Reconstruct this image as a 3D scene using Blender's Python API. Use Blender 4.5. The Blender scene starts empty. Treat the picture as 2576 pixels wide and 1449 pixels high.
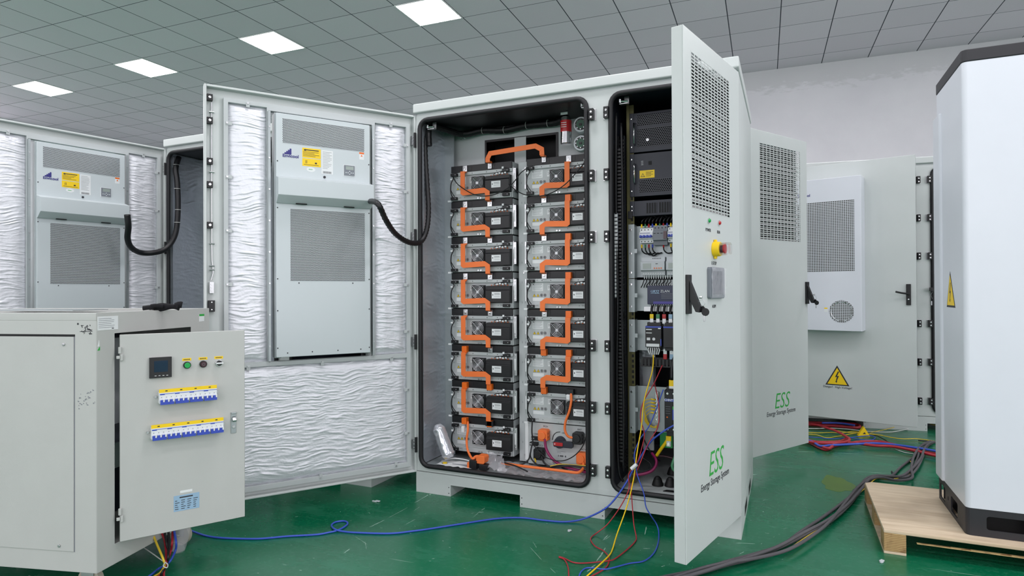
import bpy, bmesh, math, random
from math import sin, cos, pi, radians as rad
from mathutils import Vector, Matrix
random.seed(7)
sc = bpy.context.scene
COL = sc.collection

# ------------------------------------------------------------------ camera
FPX, EYE = 1558.1, Vector((0, 0, 1.2054))
YAW, PITCH, ROLL = rad(23.991), rad(.3445), rad(-.26)
fwd = Vector((-sin(YAW) * cos(PITCH), cos(YAW) * cos(PITCH), sin(PITCH)))
rt0 = Vector((cos(YAW), sin(YAW), 0))
up0 = rt0.cross(fwd)
RT = rt0 * cos(ROLL) + up0 * sin(ROLL)
UP = -rt0 * sin(ROLL) + up0 * cos(ROLL)
cd = bpy.data.cameras.new('camera')
cam = bpy.data.objects.new('camera', cd)
COL.objects.link(cam)
cam.matrix_world = Matrix(((RT.x, UP.x, -fwd.x, EYE.x), (RT.y, UP.y, -fwd.y, EYE.y), (RT.z, UP.z, -fwd.z, EYE.z), (0, 0, 0, 1)))
cd.sensor_width = 36
cd.lens = FPX / 2576 * 36
cd.clip_start = .05
sc.camera = cam

# ------------------------------------------------------------------ light, exposure
sc.view_settings.view_transform = 'Standard'
sc.view_settings.look = 'None'
sc.view_settings.gamma = 1
sc.view_settings.exposure = EXPO = 1.08
sc.cycles.use_denoising = True
sc.cycles.max_bounces = 7
sc.cycles.diffuse_bounces = 4
sc.cycles.glossy_bounces = 3
sc.cycles.transmission_bounces = 4
sc.cycles.sample_clamp_indirect = 6
w = bpy.data.worlds.new('world')
sc.world = w
w.use_nodes = True
w.node_tree.nodes['Background'].inputs[0].default_value = (.75, .85, 1, 1)
w.node_tree.nodes['Background'].inputs[1].default_value = .3
CEIL = 4.561
RYAW = rad(1.852)                      # the room stands turned a little against the cabinets
OX, OY, TILE = -8.791, 6.1785, .6
LAMP = 17.0
LCOL = (1.0, .958, .99)
def room_pt(x, y, z):
    return Vector((x * cos(RYAW) - y * sin(RYAW), x * sin(RYAW) + y * cos(RYAW), z))
for j in (0, -7, -14):
    for i in range(-8, 25, 4):
        if j == 0 and i in (-4, 0, 4, 8):
            continue                   # these four are in view and are built as fixtures
        ld = bpy.data.lights.new('ceiling_lamp', 'AREA')
        ld.shape = 'SQUARE'; ld.size = .58
        ld.energy = LAMP * .58 * .58 * pi
        ld.color = LCOL
        lo = bpy.data.objects.new('ceiling_lamp', ld)
        COL.objects.link(lo)
        lo.location = room_pt(OX + (i + .5) * TILE, OY + (j + .5) * TILE, CEIL - .012)
        lo.rotation_euler = (0, 0, RYAW)

# broad fill lights added along the unseen walls to brighten room and ceiling
for (x, y, z, wd, ht, rz, en) in ((-3, -6.9, 2.6, 15, 2.6, 0, 165), (-13.4, 0, 2.6, 11, 2.6, -90, 55), (7.9, -1.5, 2.6, 9, 2.6, 90, 125)):
    ld = bpy.data.lights.new('fill_light', 'AREA'); ld.shape = 'RECTANGLE'; ld.size = wd; ld.size_y = ht
    ld.energy = en; ld.color = (1.0, .95, .99)
    lo = bpy.data.objects.new('fill_light', ld); COL.objects.link(lo)
    lo.location = room_pt(x, y, z); lo.rotation_euler = (pi / 2, 0, RYAW + rad(rz))

# ------------------------------------------------------------------ pixel of the photograph -> point on a real plane
def ray(x, y):
    return (RT * ((x - 1288) / FPX) + UP * (-(y - 724.5) / FPX) + fwd)
def pz(x, y, z=.006):
    d = ray(x, y); return EYE + d * ((z - EYE.z) / d.z)
def py(x, y, Y):
    d = ray(x, y); return EYE + d * (Y / d.y)

# ------------------------------------------------------------------ materials
def srgb(c):
    return tuple((v / 255 / 12.92) if v / 255 <= .04045 else ((v / 255 + .055) / 1.055) ** 2.4 for v in c) + (1,)
MATS = {}
class NT:
    def __init__(s, name):
        s.m = bpy.data.materials.new(name); s.m.use_nodes = True
        s.t = s.m.node_tree; s.b = s.t.nodes['Principled BSDF']
    def n(s, kind, **kw):
        nd = s.t.nodes.new(kind)
        for k, v in kw.items():
            setattr(nd, k, v)
        return nd
    def link(s, a, b): s.t.links.new(a, b)
    def math(s, op, a, b=None, c=None):
        nd = s.n('ShaderNodeMath', operation=op)
        for i, v in enumerate((a, b, c)):
            if v is None: continue
            if isinstance(v, (int, float)): nd.inputs[i].default_value = v
            else: s.link(v, nd.inputs[i])
        return nd.outputs[0]
    def mix(s, f, a, b):
        nd = s.n('ShaderNodeMix', data_type='RGBA')
        for i, v in ((0, f), (6, a), (7, b)):
            if isinstance(v, (int, float)): nd.inputs[i].default_value = v
            elif isinstance(v, tuple): nd.inputs[i].default_value = v
            else: s.link(v, nd.inputs[i])
        return nd.outputs[2]
    def obj(s): return s.n('ShaderNodeTexCoord').outputs['Object']
    def noise(s, vec, scale, detail=2, rough=.5, typ='FBM'):
        nd = s.n('ShaderNodeTexNoise'); nd.noise_type = typ
        s.link(vec, nd.inputs['Vector']); nd.inputs['Scale'].default_value = scale
        nd.inputs['Detail'].default_value = detail; nd.inputs['Roughness'].default_value = rough
        return nd.outputs['Fac']
    def mapr(s, v, a, b, c=0, d=1):
        nd = s.n('ShaderNodeMapRange'); s.link(v, nd.inputs[0])
        for i, q in enumerate((a, b, c, d)): nd.inputs[i + 1].default_value = q
        return nd.outputs[0]
    def scale(s, vec, sx, sy, sz, rz=0):
        nd = s.n('ShaderNodeMapping'); s.link(vec, nd.inputs[0])
        nd.inputs['Scale'].default_value = (sx, sy, sz); nd.inputs['Rotation'].default_value = (0, 0, rz)
        return nd.outputs[0]
    def bump(s, h, strength, dist=.01):
        nd = s.n('ShaderNodeBump'); s.link(h, nd.inputs['Height'])
        nd.inputs['Strength'].default_value = strength; nd.inputs['Distance'].default_value = dist
        s.link(nd.outputs[0], s.b.inputs['Normal'])
def base(name, col, rough=.45, metal=0, peel=0, mottle=.03, trans=0, alpha=1, emis=0, coat=0):
    t = NT(name)
    c = srgb(col)
    t.b.inputs['Roughness'].default_value = rough
    t.b.inputs['Metallic'].default_value = metal
    v = t.obj()
    if mottle:
        f = t.noise(v, 6, 3)
        dk = tuple(x * (1 - 2.2 * mottle) for x in c[:3]) + (1,)
        t.link(t.mix(f, dk, tuple(min(1, x * (1 + mottle)) for x in c[:3]) + (1,)), t.b.inputs['Base Color'])
    else:
        t.b.inputs['Base Color'].default_value = c
    if peel:
        t.bump(t.noise(v, 420, 2), peel, .0006)
    if trans: t.b.inputs['Transmission Weight'].default_value = trans
    if alpha < 1: t.b.inputs['Alpha'].default_value = alpha
    if coat: t.b.inputs['Coat Weight'].default_value = coat
    if emis:
        t.b.inputs['Emission Color'].default_value = c; t.b.inputs['Emission Strength'].default_value = emis
    MATS[name] = t.m
    return t
base('paint', (200, 206, 205), .38, peel=.35, mottle=.02)
base('paint_inner', (190, 196, 197), .5, peel=.3, mottle=.04)
base('paint_ac', (200, 209, 212), .42, peel=.2, mottle=.01)
base('paint_white', (218, 222, 230), .35, mottle=.015)
base('paint_grey', (188, 190, 187), .5, peel=.3, mottle=.03)
base('zinc', (168, 176, 178), .42, .55, mottle=.12)
base('steel', (190, 192, 194), .28, .9, mottle=.05)
base('chrome', (225, 226, 228), .14, 1, mottle=0)
base('guard_wire', (200, 202, 206), .45, .6, mottle=0)
base('black', (15, 16, 20), .45, mottle=.1)
base('black_gloss', (14, 16, 22), .2, mottle=0)
base('gasket', (17, 18, 23), .55, mottle=.15)
base('dark', (10, 11, 14), .7, mottle=0)
base('blacksteel', (38, 42, 54), .5, peel=.2, mottle=.05)
base('plinth_black', (38, 38, 43), .5, mottle=.06)
base('orange', (244, 122, 56), .55, mottle=.05)
base('orange_cap', (238, 110, 22), .4, mottle=.03)
base('yellow', (247, 208, 10), .5, mottle=.02)
base('yellow_wire', (220, 190, 50), .45, mottle=.03)
base('green_wire', (60, 130, 90), .45)
base('red_wire', (170, 34, 48), .4, mottle=.03)
base('blue_wire', (52, 84, 190), .4, mottle=.03)
base('purple_wire', (136, 24, 84), .4)
base('white_wire', (205, 208, 205), .45)
base('grey_wire', (88, 86, 90), .75, mottle=.2)
base('label_white', (228, 232, 233), .5, mottle=.02)
base('label_blue', (150, 182, 208), .45, mottle=.05)
base('ink', (44, 46, 52), .6, mottle=0)
base('ink_soft', (130, 134, 140), .6, mottle=0)
base('ink_blue', (46, 44, 124), .5, mottle=0)
base('sign_green', (52, 168, 72), .5, mottle=0)
base('red', (178, 28, 34), .3, mottle=0)
base('maroon', (60, 22, 34), .3, mottle=0)
base('green_lens', (26, 160, 76), .25, mottle=0)
base('mcb_white', (226, 230, 232), .4, mottle=.02)
base('mcb_blue', (52, 76, 180), .4, mottle=.02)
base('mcb_grey', (122, 128, 136), .5)
base('lcd', (150, 162, 156), .2, mottle=0)
base('screen', (20, 44, 66), .12, mottle=.15)
base('io_blue', (34, 44, 74), .4)
base('io_purple', (70, 62, 150), .4)
base('device', (196, 202, 206), .45)
base('glove', (16, 16, 22), .95, mottle=.3)
base('rail_yellow', (98, 94, 56), .5, .3, mottle=.25)
base('clear', (235, 240, 245), .05, trans=1, mottle=0, alpha=.35)
base('slat', (206, 204, 206), .5)
base('wheel', (178, 172, 158), .55)
base('pcb', (52, 92, 74), .5)
base('rubber', (16, 16, 18), .6)
base('diffuser', (255, 255, 255), .5, mottle=0)
t = NT('lamp'); t.b.inputs['Emission Color'].default_value = LCOL + (1,)
t.b.inputs['Emission Strength'].default_value = LAMP; t.b.inputs['Base Color'].default_value = (.9, .9, .9, 1); MATS['lamp'] = t.m

# crinkled insulation foil: stretched ridged noise as bump
def foil(name, col, metal, rough, strength, sx=1, sz=1):
    t = NT(name); v = t.obj()
    warp = t.n('ShaderNodeTexNoise'); t.link(v, warp.inputs['Vector']); warp.inputs['Scale'].default_value = 3
    add = t.n('ShaderNodeVectorMath', operation='MULTIPLY_ADD')
    t.link(warp.outputs['Color'], add.inputs[0]); add.inputs[1].default_value = (.13, .13, .13); t.link(v, add.inputs[2])
    a = t.noise(t.scale(add.outputs[0], 11 * sx, 11, 66 * sz), 1, 3, .55, 'RIDGED_MULTIFRACTAL')
    rot = t.n('ShaderNodeMapping'); t.link(add.outputs[0], rot.inputs[0])
    rot.inputs['Rotation'].default_value = (0, rad(38), 0); rot.inputs['Scale'].default_value = (10 * sx, 10, 62 * sz)
    b = t.noise(rot.outputs[0], 1, 3, .6, 'RIDGED_MULTIFRACTAL')
    h = t.math('ADD', a, t.math('MULTIPLY', b, 1.1))
    h = t.math('ADD', h, t.math('MULTIPLY', t.noise(v, 60, 2), .35))
    t.bump(h, strength, .0065)
    t.b.inputs['Base Color'].default_value = srgb(col)
    t.b.inputs['Metallic'].default_value = metal; t.b.inputs['Roughness'].default_value = rough
    MATS[name] = t.m
foil('foil_white', (226, 228, 234), .3, .45, .75)
foil('foil_grey', (186, 192, 200), .65, .36, .5, 2, .5)

# hexagonally perforated sheet metal (pattern in the sheet's own x, z)
def perforated(name, col, pitch, r, hole=(30, 32, 40)):
    t = NT(name); sep = t.n('ShaderNodeSeparateXYZ'); t.link(t.obj(), sep.inputs[0])
    def cell(off):
        fx = t.math('SUBTRACT', t.math('FRACT', t.math('ADD', t.math('DIVIDE', sep.outputs[0], pitch), 50 + off)), .5)
        fz = t.math('SUBTRACT', t.math('FRACT', t.math('ADD', t.math('DIVIDE', sep.outputs[2], pitch * 1.732), 50 + off)), .5)
        return t.math('ADD', t.math('MULTIPLY', fx, fx), t.math('MULTIPLY', t.math('MULTIPLY', fz, fz), 3.0))
    d = t.math('MINIMUM', cell(0), cell(.5))
    f = t.math('LESS_THAN', d, r * r)
    t.link(t.mix(f, srgb(col), srgb(hole)), t.b.inputs['Base Color'])
    t.b.inputs['Roughness'].default_value = .5
    t.link(t.math('SUBTRACT', 1, t.math('MULTIPLY', f, 1)), t.b.inputs['Specular IOR Level'])
    MATS[name] = t.m
perforated('perf_ac', (196, 205, 208), .0068, .37)
perforated('perf_black', (40, 44, 56), .010, .38, (8, 8, 12))
# rectangular perforation
def rectperf(name, col, px_, pz_, fx_, fz_, hole=(40, 40, 44)):
    t = NT(name); sep = t.n('ShaderNodeSeparateXYZ'); t.link(t.obj(), sep.inputs[0])
    a = t.math('LESS_THAN', t.math('FRACT', t.math('ADD', t.math('DIVIDE', sep.outputs[0], px_), 50)), fx_)
    b = t.math('LESS_THAN', t.math('FRACT', t.math('ADD', t.math('DIVIDE', sep.outputs[2], pz_), 50)), fz_)
    f = t.math('MULTIPLY', a, b)
    t.link(t.mix(f, srgb(col), srgb(hole)), t.b.inputs['Base Color'])
    t.b.inputs['Roughness'].default_value = .5
    MATS[name] = t.m
rectperf('perf_rect', (214, 220, 226), .0135, .0135, .72, .72, (58, 56, 54))

# suspended ceiling tiles with dark joints
t = NT('ceiling_tile'); v = t.obj(); sep = t.n('ShaderNodeSeparateXYZ'); t.link(v, sep.inputs[0])
def joint(out, off, wdt):
    f = t.math('FRACT', t.math('DIVIDE', t.math('ADD', out, -off + 60), TILE))
    return t.math('ADD', t.math('LESS_THAN', f, wdt), t.math('GREATER_THAN', f, 1 - wdt))
jx = joint(sep.outputs[0], OX, .0098); jy = joint(sep.outputs[1], OY, .0070)
f = t.math('MINIMUM', t.math('ADD', jx, jy), 1)
cell = t.n('ShaderNodeTexWhiteNoise'); cell.noise_dimensions = '3D'
sn = t.n('ShaderNodeVectorMath', operation='SNAP')
ad = t.n('ShaderNodeVectorMath', operation='ADD'); t.link(v, ad.inputs[0]); ad.inputs[1].default_value = (-OX, -OY, 0)
t.link(ad.outputs[0], sn.inputs[0]); sn.inputs[1].default_value = (TILE, TILE, 100); t.link(sn.outputs[0], cell.inputs['Vector'])
tile = t.mix(cell.outputs['Value'], srgb((226, 217, 226)), srgb((234, 225, 234)))
speck = t.mapr(t.noise(v, 130, 2), .3, .7)
tile = t.mix(t.math('MULTIPLY', speck, .12), tile, srgb((180, 178, 184)))
t.link(t.mix(f, tile, srgb((58, 60, 72))), t.b.inputs['Base Color'])
t.b.inputs['Roughness'].default_value = .8
t.bump(t.math('SUBTRACT', 1, f), .4, .004)
MATS['ceiling_tile'] = t.m

# plaster wall, damp patchy band under the ceiling
t = NT('plaster'); v = t.obj(); sep = t.n('ShaderNodeSeparateXYZ'); t.link(v, sep.inputs[0])
n1 = t.noise(v, 1.6, 5, .6); n2 = t.noise(t.scale(v, 3, 3, 9), 2, 4, .6)
edge = t.math('ADD', sep.outputs[2], t.math('MULTIPLY', t.math('SUBTRACT', n2, .5), .55))
band = t.mapr(edge, 4.22, 4.30)
c = t.mix(t.mapr(n1, .3, .7), srgb((222, 220, 226)), srgb((230, 228, 233)))
t.link(t.mix(t.math('MULTIPLY', band, .55), c, srgb((202, 202, 204))), t.b.inputs['Base Color'])
t.b.inputs['Roughness'].default_value = .85
t.bump(t.noise(v, 90, 3), .25, .003)
MATS['plaster'] = t.m

# worn green epoxy floor
t = NT('epoxy'); v = t.obj()
big = t.noise(v, .9, 4, .6); fine = t.noise(v, 40, 3, .6); mid = t.noise(t.scale(v, 1, 3, 1, .5), 2.2, 4, .65)
c = t.mix(t.mapr(big, .32, .68), srgb((0, 93, 60)), srgb((10, 108, 74)))
c = t.mix(t.math('MULTIPLY', t.mapr(mid, .52, .78), .28), c, srgb((74, 148, 122)))
c = t.mix(t.math('MULTIPLY', t.mapr(fine, .5, .75), .08), c, srgb((120, 176, 156)))
def scratches(angle, sx, lo, seed):
    mp = t.n('ShaderNodeMapping'); t.link(v, mp.inputs[0]); mp.inputs['Rotation'].default_value = (0, 0, angle)
    mp.inputs['Location'].default_value = (seed, seed * 2, 0); mp.inputs['Scale'].default_value = (sx, sx * 22, 1)
    q = t.noise(mp.outputs[0], 1, 2, .5)
    return t.mapr(q, lo, lo + .05)
s_ = t.math('MAXIMUM', scratches(.6, 1.3, .70, 3), scratches(-.5, 1.9, .715, 11))
s_ = t.math('MULTIPLY', s_, t.mapr(t.noise(v, 1.4, 2), .47, .62))
c = t.mix(t.math('MULTIPLY', s_, .55), c, srgb((170, 200, 188)))
sp = t.mapr(t.noise(v, 55, 1), .79, .82)
c = t.mix(t.math('MULTIPLY', sp, .6), c, srgb((190, 206, 196)))
t.link(c, t.b.inputs['Base Color'])
t.b.inputs['Specular IOR Level'].default_value = .4
t.link(t.mapr(mid, .3, .8, .18, .36), t.b.inputs['Roughness'])
t.bump(t.noise(v, 18, 2), .02, .003)
MATS['epoxy'] = t.m

# plywood face and the layered edge of the pallet blocks
t = NT('plywood'); v = t.obj()
g = t.noise(t.scale(v, 3, 26, 26), 1, 5, .6); g2 = t.noise(v, 3, 3)
c = t.mix(t.mapr(g, .3, .72), srgb((226, 208, 182)), srgb((196, 172, 142)))
c = t.mix(t.math('MULTIPLY', t.mapr(g2, .5, .75), .5), c, srgb((164, 144, 122)))
t.link(c, t.b.inputs['Base Color']); t.b.inputs['Roughness'].default_value = .7
t.bump(g, .15, .002); MATS['plywood'] = t.m
t = NT('plywood_edge'); v = t.obj(); sep = t.n('ShaderNodeSeparateXYZ'); t.link(v, sep.inputs[0])
wv = t.math('FRACT', t.math('ADD', t.math('MULTIPLY', sep.outputs[2], 130), t.math('MULTIPLY', t.noise(v, 14, 2), 1.3)))
c = t.mix(t.mapr(wv, .2, .8), srgb((150, 112, 72)), srgb((208, 178, 124)))
c = t.mix(t.math('MULTIPLY', t.mapr(t.noise(v, 22, 3), .52, .7), .6), c, srgb((104, 70, 48)))
t.link(c, t.b.inputs['Base Color']); t.b.inputs['Roughness'].default_value = .8; t.bump(wv, .4, .002); MATS['plywood_edge'] = t.m

# crumpled clear packing film
t = NT('film'); v = t.obj()
t.bump(t.noise(v, 24, 3, .6, 'RIDGED_MULTIFRACTAL'), 1.0, .012)
t.b.inputs['Base Color'].default_value = srgb((214, 218, 224)); t.b.inputs['Roughness'].default_value = .2
t.b.inputs['Alpha'].default_value = .93; t.b.inputs['Metallic'].default_value = .55; MATS['film'] = t.m
t = NT('film_thin'); v = t.obj()
t.bump(t.noise(v, 30, 4, .65, 'RIDGED_MULTIFRACTAL'), .6, .006)
t.b.inputs['Base Color'].default_value = srgb((230, 230, 236)); t.b.inputs['Roughness'].default_value = .12
t.b.inputs['Alpha'].default_value = .3; MATS['film_thin'] = t.m

# ------------------------------------------------------------------ mesh builder
class MB:
    def __init__(s, mat='paint'):
        s.v = []; s.f = []; s.mi = []; s.mats = [mat]; s.cur = 0; s.M = None
    def mat(s, name):
        if name not in s.mats: s.mats.append(name)
        s.cur = s.mats.index(name); return s
    def add(s, vs, fs):
        o = len(s.v)
        s.v += [tuple(s.M @ Vector(p)) if s.M else tuple(p) for p in vs]
        for f in fs:
            s.f.append(tuple(o + i for i in f)); s.mi.append(s.cur)
        return s
    def box(s, x0, y0, z0, x1, y1, z1):
        if x0 > x1: x0, x1 = x1, x0
        if y0 > y1: y0, y1 = y1, y0
        if z0 > z1: z0, z1 = z1, z0
        return s.add([(x0, y0, z0), (x1, y0, z0), (x1, y1, z0), (x0, y1, z0), (x0, y0, z1), (x1, y0, z1), (x1, y1, z1), (x0, y1, z1)],
                     [(0, 3, 2, 1), (4, 5, 6, 7), (0, 1, 5, 4), (1, 2, 6, 5), (2, 3, 7, 6), (3, 0, 4, 7)])
    def cyl(s, c, r, h, axis='y', n=20, r2=None):
        # from c along the axis by h
        r2 = r if r2 is None else r2
        vs = []
        for k, (rr, hh) in enumerate(((r, 0), (r2, h))):
            for i in range(n):
                a = 2 * pi * i / n; u, v_ = rr * cos(a), rr * sin(a)
                d = {'x': (hh, u, v_), 'y': (v_, hh, u), 'z': (u, v_, hh)}[axis]
                vs.append((c[0] + d[0], c[1] + d[1], c[2] + d[2]))
        fs = [tuple(reversed(range(n))), tuple(range(n, 2 * n))] + [(i, (i + 1) % n, n + (i + 1) % n, n + i) for i in range(n)]
        if h < 0: fs = [tuple(reversed(f)) for f in fs]
        return s.add(vs, fs)
    def torus(s, c, R, r, axis='y', n=24, m=6):
        vs = []
        for i in range(n):
            a = 2 * pi * i / n
            for j in range(m):
                b = 2 * pi * j / m; rr = R + r * cos(b); u, v_, w_ = rr * cos(a), rr * sin(a), r * sin(b)
                d = {'x': (w_, u, v_), 'y': (u, w_, v_), 'z': (u, v_, w_)}[axis]
                vs.append((c[0] + d[0], c[1] + d[1], c[2] + d[2]))
        fs = [(i * m + j, ((i + 1) % n) * m + j, ((i + 1) % n) * m + (j + 1) % m, i * m + (j + 1) % m) for i in range(n) for j in range(m)]
        return s.add(vs, fs)
    def prism(s, poly, a0, a1, plane='xz'):
        # poly in the plane, swept along the third axis from a0 to a1
        n = len(poly)
        def P(u, v_, w_): return {'xz': (u, w_, v_), 'xy': (u, v_, w_), 'yz': (w_, u, v_)}[plane]
        vs = [P(u, v_, a0) for u, v_ in poly] + [P(u, v_, a1) for u, v_ in poly]
        fs = [tuple(reversed(range(n))), tuple(range(n, 2 * n))] + [(i, (i + 1) % n, n + (i + 1) % n, n + i) for i in range(n)]
        return s.add(vs, fs)
    def tube(s, pts, r, n=8, smooth=6, closed=False, cap=True, rfun=None):
        P = [Vector(p) for p in pts]
        if smooth > 1 and len(P) > 2:
            Q = []; N = len(P)
            rng = range(N) if closed else range(N - 1)
            for i in rng:
                if closed: p0, p1, p2, p3 = P[(i - 1) % N], P[i], P[(i + 1) % N], P[(i + 2) % N]
                else: p0, p1, p2, p3 = P[max(i - 1, 0)], P[i], P[i + 1], P[min(i + 2, N - 1)]
                for k in range(smooth):
                    u = k / smooth
                    Q.append(.5 * ((2 * p1) + (p2 - p0) * u + (2 * p0 - 5 * p1 + 4 * p2 - p3) * u * u + (3 * p1 - p0 - 3 * p2 + p3) * u ** 3))
            if not closed: Q.append(P[-1])
            P = Q
        N = len(P); up = None; vs = []
        for i in range(N):
            a = P[(i - 1) % N] if (i or closed) else P[i]; b = P[(i + 1) % N] if (i < N - 1 or closed) else P[i]
            d = (b - a)
            d = d.normalized() if d.length > 1e-9 else Vector((0, 0, 1))
            if up is None:
                up = Vector((0, 0, 1)) if abs(d.z) < .9 else Vector((1, 0, 0))
            u = up - d * up.dot(d)
            if u.length < 1e-6: u = d.orthogonal()
            u.normalize(); up = u; w_ = d.cross(u)
            rr = r if rfun is None else r * rfun(i)
            for k in range(n):
                t_ = 2 * pi * k / n; vs.append(P[i] + (u * cos(t_) + w_ * sin(t_)) * rr)
        fs = [(i * n + k, i * n + (k + 1) % n, ((i + 1) % N) * n + (k + 1) % n, ((i + 1) % N) * n + k) for i in range(N if closed else N - 1) for k in range(n)]
        if not closed and cap: fs += [tuple(reversed(range(n))), tuple(range((N - 1) * n, N * n))]
        return s.add(vs, fs)
    def plate(s, outer, holes, y0, y1):
        # flat plate in x,z with holes, between y0 (front) and y1
        bm = bmesh.new()
        ed = []
        for loop in [outer] + holes:
            vv = [bm.verts.new((a, 0, b)) for a, b in loop]
            ed += [bm.edges.new((vv[i], vv[(i + 1) % len(vv)])) for i in range(len(vv))]
        bmesh.ops.triangle_fill(bm, use_beauty=True, use_dissolve=False, edges=ed)
        bm.verts.ensure_lookup_table(); bm.verts.index_update()
        V = [v.co.copy() for v in bm.verts]; n = len(V)
        vs = [(v.x, y0, v.z) for v in V] + [(v.x, y1, v.z) for v in V]
        fs = []
        for f in bm.faces:
            ids = [v.index for v in f.verts]
            if f.normal.y > 0: ids.reverse()
            fs.append(tuple(ids)); fs.append(tuple(n + i for i in reversed(ids)))
        k = 0
        for li, loop in enumerate([outer] + holes):
            m = len(loop)
            for i in range(m): fs.append((k + i, k + (i + 1) % m, n + k + (i + 1) % m, n + k + i))
            k += m
        bm.free()
        return s.add(vs, fs)
    def build(s, name, parent=None, loc=None, rz=0, bevel=0, smooth=False, rot=None, seg=2):
        me = bpy.data.meshes.new(name)
        me.from_pydata(s.v, [], s.f); me.update()
        for m in s.mats: me.materials.append(MATS[m])
        me.polygons.foreach_set('material_index', s.mi)
        bm = bmesh.new(); bm.from_mesh(me); bmesh.ops.recalc_face_normals(bm, faces=bm.faces); bm.to_mesh(me); bm.free()
        if smooth: me.shade_smooth()
        o = bpy.data.objects.new(name, me); COL.objects.link(o)
        if parent: o.parent = parent
        if loc: o.location = loc
        if rot: o.rotation_euler = rot
        elif rz: o.rotation_euler = (0, 0, rz)
        if bevel:
            md = o.modifiers.new('edge', 'BEVEL'); md.width = bevel; md.segments = seg; md.limit_method = 'ANGLE'; md.angle_limit = rad(40)
            me.shade_smooth()
            o.modifiers.new('normals', 'WEIGHTED_NORMAL')
        return o
def rrect(x0, z0, x1, z1, r, n=6):
    p = []
    for cx, cz, a0 in ((x1 - r, z0 + r, -90), (x1 - r, z1 - r, 0), (x0 + r, z1 - r, 90), (x0 + r, z0 + r, 180)):
        for i in range(n + 1):
            a = rad(a0 + 90 * i / n); p.append((cx + r * cos(a), cz + r * sin(a)))
    return p
def tag(o, label=None, cat=None, group=None, kind=None):
    if label: o['label'] = label
    if cat: o['category'] = cat
    if group: o['group'] = group
    if kind: o['kind'] = kind
    return o
def thing(name, label, cat, loc=(0, 0, 0), rz=0, group=None):
    o = bpy.data.objects.new(name, None); COL.objects.link(o); o.empty_display_size = .1
    o.location = loc; o.rotation_euler = (0, 0, rz)
    return tag(o, label, cat, group)
def text(body, size, loc, parent, face='-y', mat='ink', name='lettering', shear=0, align='CENTER', sx=1, bold=0, roll=0):
    cu = bpy.data.curves.new(name, 'FONT'); cu.body = body; cu.size = size; cu.align_x = align; cu.align_y = 'CENTER'
    cu.extrude = .0004; cu.shear = shear; cu.offset = bold; cu.materials.append(MATS[mat]); cu.resolution_u = 3
    o = bpy.data.objects.new(name, cu); COL.objects.link(o); o.parent = parent; o.location = loc; o.scale = (sx, 1, 1)
    o.rotation_euler = {'-y': (pi / 2, roll, 0), '+y': (pi / 2, roll, pi), 'z': (0, 0, 0)}[face]
    TEXTS.append(o)
    return o
TEXTS = []
def copy_tree(o, parent=None):
    c = o.copy(); COL.objects.link(c)
    if parent: c.parent = parent
    for ch in list(o.children): copy_tree(ch, c)
    return c
def txtlines(mb, x0, z1, x1, n, dz, y, thick=.0022, mat='ink_soft', rnd=.4):
    mb.mat(mat)
    for i in range(n):
        xe = x0 + (x1 - x0) * (1 - random.random() * rnd)
        mb.box(x0, y, z1 - i * dz - thick, xe, y + (.0006 if y > 0 else -.0006) * 0 + .0005, z1 - i * dz)

# ================================================================== the room
X0, Y0 = -2.060, 3.1935                # front left foot corner of the main cabinet
def room(name, mb, **k):
    o = mb.build(name, rz=RYAW); tag(o, kind='structure'); return o
WY = 10.19
RX0, RX1, RY0 = -13.5, 8.0, -7.0
room('floor', MB('epoxy').box(RX0, RY0, -.1, RX1, WY, 0))
room('ceiling', MB('ceiling_tile').box(RX0, RY0, CEIL, RX1, WY, CEIL + .1))
room('wall_back', MB('plaster').box(RX0, WY, -.1, RX1, WY + .15, CEIL + .1))
room('wall_front', MB('plaster').box(RX0, RY0 - .15, -.1, RX1, RY0, CEIL + .1))
room('wall_left', MB('plaster').box(RX0 - .15, RY0 - .15, -.1, RX0, WY + .15, CEIL + .1))
room('wall_right', MB('plaster').box(RX1, RY0 - .15, -.1, RX1 + .15, WY + .15, CEIL + .1))
for i, lb in ((8, 'bright square ceiling light panel, cut by the top of the photo, above the open cabinets'),
              (4, 'bright square ceiling light panel, second from the photo top, above the left cabinet door'),
              (0, 'bright square ceiling light panel, third from the photo top, above the left cabinet'),
              (-4, 'bright square ceiling light panel, the farthest one at the far left')):
    a = room_pt(OX + (i + .5) * TILE, OY + .5 * TILE, CEIL)
    t_ = thing('ceiling_light', lb, 'ceiling light', a, RYAW, 'square light panels in the ceiling')
    fr = MB('diffuser').plate([(-.298, -.298), (.298, -.298), (.298, .298), (-.298, .298)], [[(-.284, -.284), (.284, -.284), (.284, .284), (-.284, .284)]], -.002, .009)
    fr.build('frame', t_, rot=(-pi / 2, 0, 0))
    MB('lamp').box(-.285, -.285, -.006, .285, .285, -.002).build('diffuser', t_)

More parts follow.
